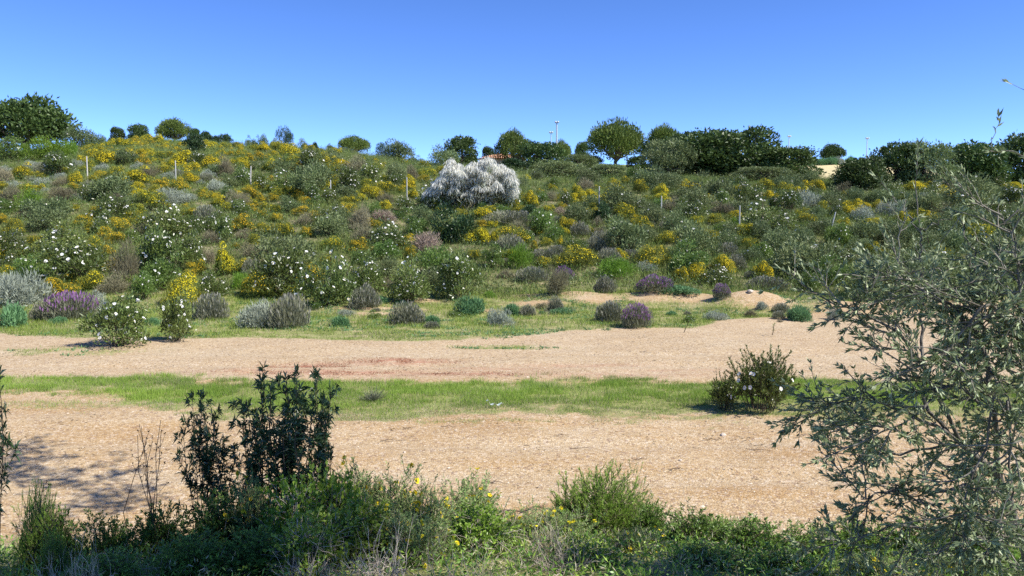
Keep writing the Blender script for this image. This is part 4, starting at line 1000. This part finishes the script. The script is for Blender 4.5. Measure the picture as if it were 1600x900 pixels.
near('tangle', 1040, 850, 120, 4.1, 'twig heap under the knot of yellow flowers')
near('tangle', 1440, 850, 160, 3.9, 'twig heap beneath the olive')
# hidden lower bank gets a low mat of the same leaves
g = MB()
P = scatter(9000, -4.2, 4.6, 2.6, 6.6, lambda x, y: (fbm(x * 1.4, y * 1.4, 111, 3) > .36) * 1., 8)
PP = np.repeat(P, 12, 0); dlt = rand_unit(len(PP), 0) * RNG.uniform(.02, .10, (len(PP), 1)); PP = PP + dlt * np.array([1, 1, 1.6])
kk = np.repeat(RNG.integers(0, 3, len(P)), 12)
for q in range(3):
    mk = kk == q; g.leaves(PP[mk], dlt[mk] * 8 + RNG.normal(size=(mk.sum(), 3)) * .4, RNG.uniform(.02, .05, mk.sum()), (.012, .008, .005)[q], RNG.random(mk.sum()), q)
make_stuff('bank_undergrowth', g, ['deep_leaf', 'bramble_leaf', 'straw_blade'], 'low tangle of leaves and dry grass covering the near bank', 'undergrowth')

# mid-distance plants on the track
def mid_cistus():
    parts, w, h = bushy(44, .55, .95, 44, .07, .014, 'rockrose_leaf', sub=7, spread=.5, stem='dark_stem', droop=.15, t0=.2, sr=.008, fold=.1)
    b = MB(); n = 9
    d = rand_unit(n, .0); d[:, 1] = -abs(d[:, 1]); P = d * np.array([.62, .62, .42]) + np.array([0, 0, .5])
    b.disc(P, d + np.array([0, -.3, .4]), .042, RNG.random(n), 0, 10, .25); b.disc(P + nrm(d) * .012, d + np.array([0, -.3, .4]), .012, .5, 1, 6, 0)
    parts.append(('blossom', b.mesh('blossom', ['white_petal', 'yellow_heart']))); return parts, w, h
def place_parts(parts, w, h, u, vb, wp, hp, nm, label, cat, rot=0, grp=None):
    p = hit(u, vb); e = empty(nm, p + np.array([0, 0, -.02])); sx = wp * p[1] / F / w; e.scale = (sx, sx, hp * p[1] / F / h); e.rotation_euler.z = rot
    for pn, me in parts: link(pn, me, e)
    tag(e, label, cat, grp); return e
place_parts(*mid_cistus(), 1190, 643, 142, 106, 'rockrose_bush', 'rockrose bush with a few white flowers standing alone in the grass strip', 'shrub', 0, 'white flowered rockroses on the slope')
place_parts(*mid_cistus(), 1133, 640, 66, 66, 'rockrose_bush', 'small rockrose leaning out of the bush that stands in the grass strip', 'shrub', 1.2, 'white flowered rockroses on the slope')
def rushtuft():
    s = MB(); n = 260
    P = RNG.normal(size=(n, 3)) * np.array([.05, .05, 0]); D = RNG.normal(size=(n, 3)) * np.array([.8, .8, .2]) + np.array([0, 0, .8])
    s.leaves(P, D, RNG.uniform(.12, .36, n), .009, RNG.random(n)); w, h = ext(s); return [('blades', s.mesh('blades', ['lavender_leaf']))], w, h
place_parts(*rushtuft(), 583, 628, 56, 32, 'rush_tuft', 'dark spiky grass tuft standing in the grass strip', 'grass tuft')
def sapling(u, vb, hp, label):
    s = MB(); f = MB(); pts = curve_pts((0, 0, 0), (.1, 0, 1), .55, 6, .1, .06); s.line(pts, .006, .003, 4, .3); stem_leaves(f, pts, 22, .05, .014, .3)
    place_parts([('stem', s.mesh('stem', ['dark_stem'])), ('foliage', f.mesh('foliage', ['deep_leaf']))], .12, .58, u, vb, 14, hp, 'seedling', label, 'plant')
sapling(1206, 524, 22, 'thin seedling on bare gravel behind the rockrose in the grass strip')
sapling(1068, 520, 24, 'small green seedling at the verge edge of the far track')

# dry dark stalks in front of the track
def stalks(u0, u1, vt, Y, n, label):
    q = at((u0 + u1) / 2, 760, Y); g0 = float(H(q[0], Y)); e = empty('dry_stalks', (q[0], Y, g0))
    for k in range(n):
        s = MB(); t = at(RNG.uniform(u0, u1), vt + RNG.uniform(0, 60), Y + RNG.uniform(-.15, .15)) - np.array([q[0], Y, g0])
        b0 = np.array([RNG.uniform(-.1, .1), RNG.uniform(-.08, .08), -.03])
        m = (b0 + t) * .5 + RNG.normal(size=3) * .03; pts = np.array([b0, (b0 + m) * .5 + RNG.normal(size=3) * .012, m, (m + t) * .5 + RNG.normal(size=3) * .02, t]); s.line(pts, .0032, .0016, 4, RNG.random())
        for j in range(5):
            P, D = along(pts, np.array([RNG.uniform(.5, .98)])); p2 = curve_pts(P[0], D[0] + RNG.normal(size=3) * .6, RNG.uniform(.04, .12), 3, .2, .1); s.line(p2, .0016, .001, 3, RNG.random())
            s.leaves(np.repeat(p2[-1:], 5, 0), RNG.normal(size=(5, 3)), .012, .008, RNG.random(5))
        link('stalk', s.mesh('stalk', ['dark_stem']), e)
    tag(e, label, 'dry plant')
stalks(200, 262, 640, 5.0, 7, 'thin dry brown stalks with seed heads beside the tall rockroses')
stalks(520, 545, 690, 5.2, 3, 'few thin dark stalks between brambles and track')
stalks(40, 90, 745, 4.9, 3, 'dark bare stalks rising beside the broad-leaved plant')

# things lying on the track
def stick(u, v, L_, ang, r, label, bend=.1, name='fallen_twig', br=2, vmat='twigwood'):
    p = hit(u, v, 3.0); mb = MB()
    d = np.array([math.cos(ang), math.sin(ang), 0]); n_ = np.array([-d[1], d[0], 0])
    pts = [d * L_ * (t - .5) + n_ * RNG.normal() * bend * L_ * .5 + np.array([0, 0, .012 + .02 * RNG.random()]) for t in np.linspace(0, 1, 6)]
    mb.line(pts, r, r * .4, 5, .5)
    for k in range(br):
        a = pts[1 + k % 4]; mb.line([a, a + (d * RNG.uniform(.2, 1) + n_ * RNG.normal()) * L_ * .22 + np.array([0, 0, .03])], r * .5, r * .2, 4, .5)
    o = link(name, mb.mesh(name, [vmat])); o.location = p; o['tw'] = 1; del o['tw']
    tag(o, label, 'twig', 'twigs lying on the track')
stick(825, 800, .75, .15, .011, 'long black fallen stick behind the central bushes', name='fallen_stick', br=4)
for (u, v, L_, a, lab) in ((615, 693, .34, .1, 'dark twig on the near wheel track below the plastic scrap'), (775, 756, .28, -.1, 'short dark twig on the near track above the central bushes'), (1000, 722, .2, .2, 'small twig on the near track above the fine-leaved dome'),
        (880, 683, .25, 0, 'thin twig on the near track just below the grass strip centre'), (1115, 688, .3, .1, 'pale brown twig on the near track toward the olive'), (1260, 683, .4, .3, 'twig near the red-brown soil beside the olive twigs'),
        (700, 671, .22, -.2, 'tiny twig at the lower edge of the grass strip'), (905, 702, .26, .1, 'slim twig in the middle of the near track'), (640, 672, .2, .3, 'small curved twig left of the tiny twig'),
        (1185, 707, .32, -.15, 'twig on pale gravel below the lone rockrose'), (1060, 737, .22, .2, 'twig on the near track up from the dense green bush'), (680, 776, .5, .35, 'slender twig lying before the yellow flowered shrub'),
        (1010, 552, .3, 0, 'twig on the far track'), (1190, 612, .25, .4, 'twig at the foot of the lone rockrose')):
    stick(u, v, L_, a, .0055, lab)
def stone(u, v, r, lab):
    p = hit(u, v, 3.0); bm = bmesh.new(); bmesh.ops.create_icosphere(bm, subdivisions=2, radius=r)
    for q in bm.verts: q.co *= 1 + .22 * (random.random() - .5); q.co.z *= .6
    me = bpy.data.meshes.new('stone'); bm.to_mesh(me); bm.free(); me.materials.append(M['stone'])
    o = link('stone', me); o.location = p + np.array([0, 0, r * .25]); tag(o, lab, 'stone', 'stones on the track')
import bmesh
for u, v, r, lab in ((1130, 683, .045, 'pale fist-sized stone at the edge of the near track below the lone rockrose'), (1063, 722, .022, 'dark small stone alone on the near track'), (780, 779, .03, 'flat pale stone just behind the central yellow flowers'), (1172, 463, .12, 'whitish stone on top of the sandy mound'), (820, 703, .02, 'small stone in the middle of the near track'),
                     (632, 709, .02, 'white pebble below the dark twig'), (1265, 468, .09, 'pale stone on the verge beneath the grey-green rockroses')):
    stone(u, v, r, lab)
def plastic():
    p = hit(775, 640); mb = MB(); n = 9
    V = []; Fq = []
    for i in range(n):
        for j in range(3): V.append((i * .035 - .16 , (j - 1) * .02 + math.sin(i * 1.3) * .01, .01 + .02 * math.sin(i * 1.9 + j) + RNG.random() * .02 + (.05 if i < 2 else 0)))
    for i in range(n - 1):
        for j in range(2): a = i * 3 + j; Fq.append([a, a + 3, a + 4, a + 1])
    mb.add(V, Fq, .5); o = link('plastic_scrap', mb.mesh('plastic_scrap', ['plastic'])); o.location = p + np.array([0, 0, .05])
    o.modifiers.new('thickness', 'SOLIDIFY').thickness = .002
    tag(o, 'crumpled whitish plastic scrap lying in the grass strip', 'litter')
plastic()

# ------------------------------------------------------------------ the olive at the right, and the one behind the camera that shades the bank
def grow(limbs, e, leafn, L=.042, W=.0095, twig_len=(.22, .5), ntw=9, seed=1, bark='olive_bark', leafm='olive_leaf', nleaf=20, sub=3, trunk_r=None, dens=1., name='olive'):
    t = MB(); f = MB(); tw = MB()
    for pts, r0, r1, k, leafy in limbs:
        pts = np.array(pts, float)
        # smooth the hand-read polyline
        tt = np.linspace(0, 1, 14); P, D = along(pts, tt); P = P + RNG.normal(size=P.shape) * .007; P[0] = pts[0]; P[-1] = pts[-1]
        t.line(P, r0 * .75, r1 * .7, 7, .5)
        if not leafy: continue
        if leafy == 2:
            stem_leaves(f, P, int(k), L * 1.25, W * 1.1, .25, ang=.6, upw=.1, fold=.1, droop=.0); continue
        for j in range(int(k * KM)):
            q, D = along(P, np.array([RNG.uniform(.18, 1) ** .8])); d = D[0] * .6 + RNG.normal(size=3) * np.array([.8, .6, .6]) + np.array([0, 0, .15])
            ln = RNG.uniform(*twig_len) * 1.2; p1 = curve_pts(q[0], d, ln, 6, .1, .13)
            tw.line(p1, .0045, .002, 4, RNG.random())
            stem_leaves(f, p1, nleaf, L, W, .2, ang=.7, upw=.1, fold=.1, droop=.06)
            for m in range(sub):
                q2, D2 = along(p1, np.array([RNG.uniform(.2, .95)])); p2 = curve_pts(q2[0], D2[0] + RNG.normal(size=3) * .7, ln * RNG.uniform(.3, .7), 5, .1, .13)
                tw.line(p2, .0026, .0012, 3, RNG.random())
                stem_leaves(f, p2, nleaf, L, W, .15, ang=.7, upw=.1, fold=.1, droop=.06)
    link('trunk', t.mesh('trunk', [bark]), e); link('twigs', tw.mesh('twigs', ['grey_bark']), e); link('leaves', f.mesh('leaves', [leafm]), e)
KM = 1.15
def olive():
    base = at(1600, 900, 4.0); bx = base[0] + .25; g0 = float(H(bx, 4.1)); O = np.array([bx, 4.1, g0])
    def p(u, v, Y): return at(u, v, Y) - O
    K = [([p(1640, 985, 4.1), p(1600, 850, 4.0), p(1560, 750, 3.95), p(1500, 690, 4.0)], .045, .022, 14, 1),
         ([p(1500, 690, 4.0), p(1450, 640, 4.1), p(1440, 540, 4.2), p(1441, 480, 4.3), p(1440, 440, 4.35)], .016, .006, 16, 1),
         ([p(1440, 440, 4.35), p(1440, 400, 4.35), p(1438, 360, 4.35)], .006, .005, 20, 2),
         ([p(1438, 360, 4.35), p(1432, 300, 4.4), p(1436, 225, 4.4)], .005, .002, 34, 2),
         ([p(1438, 362, 4.35), p(1405, 320, 4.3), p(1368, 275, 4.3)], .005, .002, 30, 2),
         ([p(1438, 362, 4.35), p(1470, 345, 4.3), p(1500, 330, 4.3)], .004, .002, 20, 2),
         ([p(1500, 690, 4.0), p(1440, 560, 3.9), p(1400, 520, 3.8), p(1345, 490, 3.8), p(1310, 480, 3.8)], .014, .004, 11, 1),
         ([p(1500, 690, 4.0), p(1410, 640, 3.9), p(1345, 620, 3.9), p(1280, 640, 3.9)], .014, .004, 13, 1),
         ([p(1500, 690, 4.0), p(1400, 710, 4.2), p(1350, 690, 4.2), p(1310, 672, 4.2)], .010, .004, 9, 1),
         ([p(1560, 750, 3.95), p(1450, 770, 3.8), p(1400, 760, 3.8), p(1345, 780, 3.8)], .014, .004, 12, 1),
         ([p(1600, 850, 4.0), p(1500, 830, 3.8), p(1400, 820, 3.7), p(1310, 850, 3.7)], .014, .004, 15, 1),
         ([p(1560, 750, 3.95), p(1550, 640, 3.8), p(1540, 540, 3.8), p(1525, 460, 3.8)], .020, .006, 34, 1),
         ([p(1525, 460, 3.8), p(1520, 400, 3.8), p(1500, 340, 3.9)], .006, .003, 26, 2),
         ([p(1600, 850, 4.0), p(1620, 700, 3.7), p(1600, 540, 3.6), p(1590, 420, 3.6)], .024, .006, 36, 1),
         ([p(1590, 420, 3.6), p(1585, 380, 3.6), p(1560, 330, 3.7)], .006, .003, 6, 1),
         ([p(1640, 985, 4.1), p(1680, 700, 4.2), p(1700, 450, 4.2), p(1660, 380, 4.2)], .04, .008, 30, 1),
         ([p(1690, 450, 4.2), p(1640, 250, 4.0), p(1600, 242, 3.9), p(1545, 236, 3.8)], .006, .002, 40, 2),
         ([p(1545, 236, 3.8), p(1556, 205, 3.8), p(1560, 182, 3.8)], .0025, .0012, 16, 2),
         ([p(1690, 450, 4.2), p(1680, 180, 4.0), p(1625, 150, 3.9), p(1575, 128, 3.9)], .005, .0012, 12, 2),
         ([p(1538, 530, 3.8), p(1480, 470, 3.7), p(1420, 440, 3.7), p(1390, 430, 3.8)], .010, .003, 14, 1),
         ([p(1600, 540, 3.6), p(1540, 470, 3.5), p(1470, 560, 3.5), p(1400, 590, 3.5)], .012, .003, 16, 1),
         ([p(1550, 640, 3.8), p(1480, 600, 3.6), p(1420, 660, 3.5), p(1350, 690, 3.5)], .010, .003, 15, 1),
         ([p(1543, 560, 3.8), p(1560, 600, 3.5), p(1520, 760, 3.4), p(1480, 860, 3.4)], .010, .003, 24, 1),
         ([p(1620, 700, 3.7), p(1570, 620, 3.5), p(1580, 800, 3.4), p(1560, 880, 3.3)], .010, .003, 24, 1)]
    e = empty('olive_tree', O); grow(K, e, 0, twig_len=(.11, .26), nleaf=16, sub=6, L=.037, W=.0098)
    tag(e, 'silvery leaved olive tree at the side, its twigs hanging before the track', 'tree')
olive()
KM = 1.
def shade_tree():
    x, y = 4.4, -2.2; g0 = float(H(x, y)); O = np.array([x, y, g0])
    def q(a, b, c): return np.array([a, b, c]) - O
    K = [([q(x, y, g0 - .3), q(4.2, -1.6, 3.2), q(3.4, -.2, 5.0), q(2.6, 1.2, 6.3)], .16, .07, 6, 1)]
    tips = [(2.2, 2.9, 5.8), (1.6, 3.4, 5.9), (2.9, 3.0, 6.2), (2.3, 2.2, 6.6), (1.4, 2.6, 6.3), (3.0, 3.6, 6.6), (3.4, 2.2, 6.3), (2.6, 3.8, 5.6), (2.0, 3.9, 6.5), (1.2, 3.2, 7.2), (3.2, 2.8, 7.2), (2.4, 1.8, 5.6), (1.7, 2.1, 5.3), (3.0, 3.4, 5.4),
            (1.0, 6.9, 6.9), (.2, 7.7, 6.9), (-.5, 7.3, 6.6), (1.5, 6.0, 6.7), (-1.1, 8.3, 6.8)]
    for a in tips:
        m_ = (q(*a) + q(2.6, 1.2, 6.3)) * .5 + np.array([0, 0, .25])
        if a[1] > 5: K += [([q(2.6, 1.2, 6.3), m_ , q(*a) * .75 + m_ * .25], .016, .008, 0, 1), ([q(*a) * .75 + m_ * .25, q(*a)], .008, .004, 13, 1)]
        else: K.append(([q(2.6, 1.2, 6.3), m_, q(*a)], .03, .008, 26, 1))
    e = empty('shade_tree', O); grow(K, e, 0, twig_len=(.35, .7), nleaf=13, sub=4, L=.085, W=.036, leafm='oak_leaf', bark='bark')
    tag(e, 'leafy oak behind the viewpoint whose branches shade the near bank', 'tree')
shade_tree()

# ------------------------------------------------------------------ labels: each bush told by its look and by the nearest thing one can find
LMK = [(u, (a + b) / 2, 'the %s fence post' % ORD[i]) for i, (u, a, b, _, _) in enumerate(POSTS)]
LMK += [(738, 290, 'the huge white broom'), (711, 345, 'the large dark mastic'), (637, 488, 'the round grey cushion'), (994, 490, 'the purple topped lavender'), (1092, 425, 'the yellow broom trio'), (186, 505, 'the front white-flowered rockrose'),
        (120, 415, 'the biggest rockrose mass'), (286, 450, 'the yellow-capped broom'), (350, 400, 'the tall gold broom'), (872, 440, 'the tall purplish bush'), (443, 215, 'the lone crest tree'), (273, 205, 'the domed crest pine'),
        (962, 225, 'the biggest pine'), (45, 190, 'the spreading oak'), (1342, 280, 'the dark bush by stubble'), (1192, 418, 'the last yellow cushion'), (1372, 420, 'the grey-green rockrose mass'), (512, 430, 'the tall central rockrose'), (716, 425, 'the rockrose with blue-green herbs')]
FIXED = {(637, 506): 'round ash grey lavender cushion alone on the green verge', (994, 511): 'lavender bush with bright purple top at the track edge', (711, 378): 'large very dark mastic bush below the white broom',
         (1062, 442): 'leftmost of three bright yellow round brooms above the verge', (1091, 442): 'middle of three bright yellow round brooms above the verge', (1127, 428): 'highest of three bright yellow round brooms above the verge',
         (1192, 436): 'yellow broom cushion standing apart, right of the yellow trio', (186, 541): 'front rockrose with white flowers jutting onto the track edge', (118, 448): 'biggest mass of dark rockrose with many white flowers',
         (286, 478): 'green mounded broom with a yellow cap above the verge', (349, 430): 'tall golden broom beside bright green grass clump', (872, 464): 'tall purplish twiggy bush on the green verge',
         (733, 490): 'blue-green leafy herb clump on the verge', (782, 509): 'spiky silver tuft on the verge', (665, 398): 'pinkish brown dry heather below the dark mastic', (1195, 366): 'large round rockrose dotted with tiny white flowers by the ninth post'}
groups = {}
for r in PLACED:
    e, kind, u, v, w, h, lab, phr = r
    foot = (round(u), round(v + h * .5))
    if lab is None and foot in FIXED: e['label'] = FIXED.pop(foot); continue
    if lab: continue
    if e.name.startswith(('field_weed', 'crest_bush')):
        continue
    dx, dy, name = min(((u - a) , (v - b), n_) for a, b, n_ in LMK if (u - a) ** 2 + 1.5 * (v - b) ** 2 == min((u - c) ** 2 + 1.5 * (v - d) ** 2 for c, d, _ in LMK))
    rel = ('right of' if dx > 0 else 'left of') if abs(dx) > abs(dy) * 1.2 else ('below' if dy > 0 else 'above')
    groups.setdefault((phr, rel, name), []).append((math.hypot(dx, dy), e, w, h))
OR = ['', 'second', 'third', 'fourth', 'fifth', 'sixth', 'seventh', 'eighth', 'ninth', 'tenth', 'eleventh', 'twelfth']
for (phr, rel, name), lst in groups.items():
    lst.sort(key=lambda t: t[0])
    for k, (_, e, w, h) in enumerate(lst):
        o_ = ('only' if len(lst) == 1 else 'first') if k == 0 else OR[min(k, 11)]
        e['label'] = ('%s, %s one %s %s' % (phr, o_, rel, name)).replace('only one', 'just' if 1 else '')
for nm, phr in (('field_weed', 'tall pale weed clump on the rim of the stubble field'), ('crest_bush', 'small wispy bush silhouetted on the hill crest')):
    es = [r for r in PLACED if r[0].name.startswith(nm)]; es.sort(key=lambda r: r[2])
    for k, r in enumerate(es):
        r[0]['label'] = '%s, %s from the left' % (phr, (['first'] + OR[1:] + ['thirteenth', 'fourteenth', 'fifteenth', 'sixteenth', 'seventeenth', 'eighteenth', 'nineteenth', 'twentieth'])[k])
        r[0]['category'] = 'weed' if nm == 'field_weed' else 'shrub'; r[0]['group'] = 'weeds on the field rim' if nm == 'field_weed' else 'wispy bushes on the crest'

# ------------------------------------------------------------------ camera, sky, sun
cam = bpy.data.cameras.new('camera'); cam.sensor_width = 36; cam.lens = F / 1600 * 36; cam.clip_end = 6000; cam.clip_start = .05
co = bpy.data.objects.new('camera', cam); C.objects.link(co); co.location = (0, 0, EYE); co.rotation_euler = (PI / 2 - PITCH, 0, 0)
bpy.context.scene.camera = co
ELEV, AZ = math.radians(47), math.radians(112)   # azimuth clockwise from the view direction
w = bpy.data.worlds.new('World'); bpy.context.scene.world = w; w.use_nodes = True
nt = w.node_tree; bg = nt.nodes['Background']; sky = nt.nodes.new('ShaderNodeTexSky'); sky.sky_type = 'NISHITA'
sky.sun_disc = False; sky.sun_elevation = ELEV; sky.sun_rotation = AZ; sky.air_density = .5; sky.dust_density = 0; sky.ozone_density = 1; sky.altitude = 3000
hs = nt.nodes.new('ShaderNodeHueSaturation'); hs.inputs['Saturation'].default_value = 1.22; hs.inputs['Hue'].default_value = .51; hs.inputs['Value'].default_value = 1.42
nt.links.new(sky.outputs[0], hs.inputs['Color']); nt.links.new(hs.outputs[0], bg.inputs[0]); bg.inputs[1].default_value = .15
sd = bpy.data.lights.new('sun', 'SUN'); sd.energy = 5.0; sd.angle = math.radians(.5); sd.color = (1, .955, .88)
so = bpy.data.objects.new('sun', sd); C.objects.link(so)
tosun = Vector((math.sin(AZ) * math.cos(ELEV), math.cos(AZ) * math.cos(ELEV), math.sin(ELEV)))
so.rotation_euler = tosun.to_track_quat('Z', 'Y').to_euler(); so.location = (0, 0, 60)
sc = bpy.context.scene
sc.view_settings.view_transform = 'Standard'; sc.view_settings.look = 'None'; sc.view_settings.gamma = 1; sc.view_settings.exposure = .72
sc.cycles.max_bounces = 6; sc.cycles.diffuse_bounces = 2; sc.cycles.glossy_bounces = 1; sc.cycles.transmission_bounces = 3; sc.cycles.transparent_max_bounces = 4
sc.cycles.use_denoising = False
sc.cycles.sample_clamp_indirect = 4
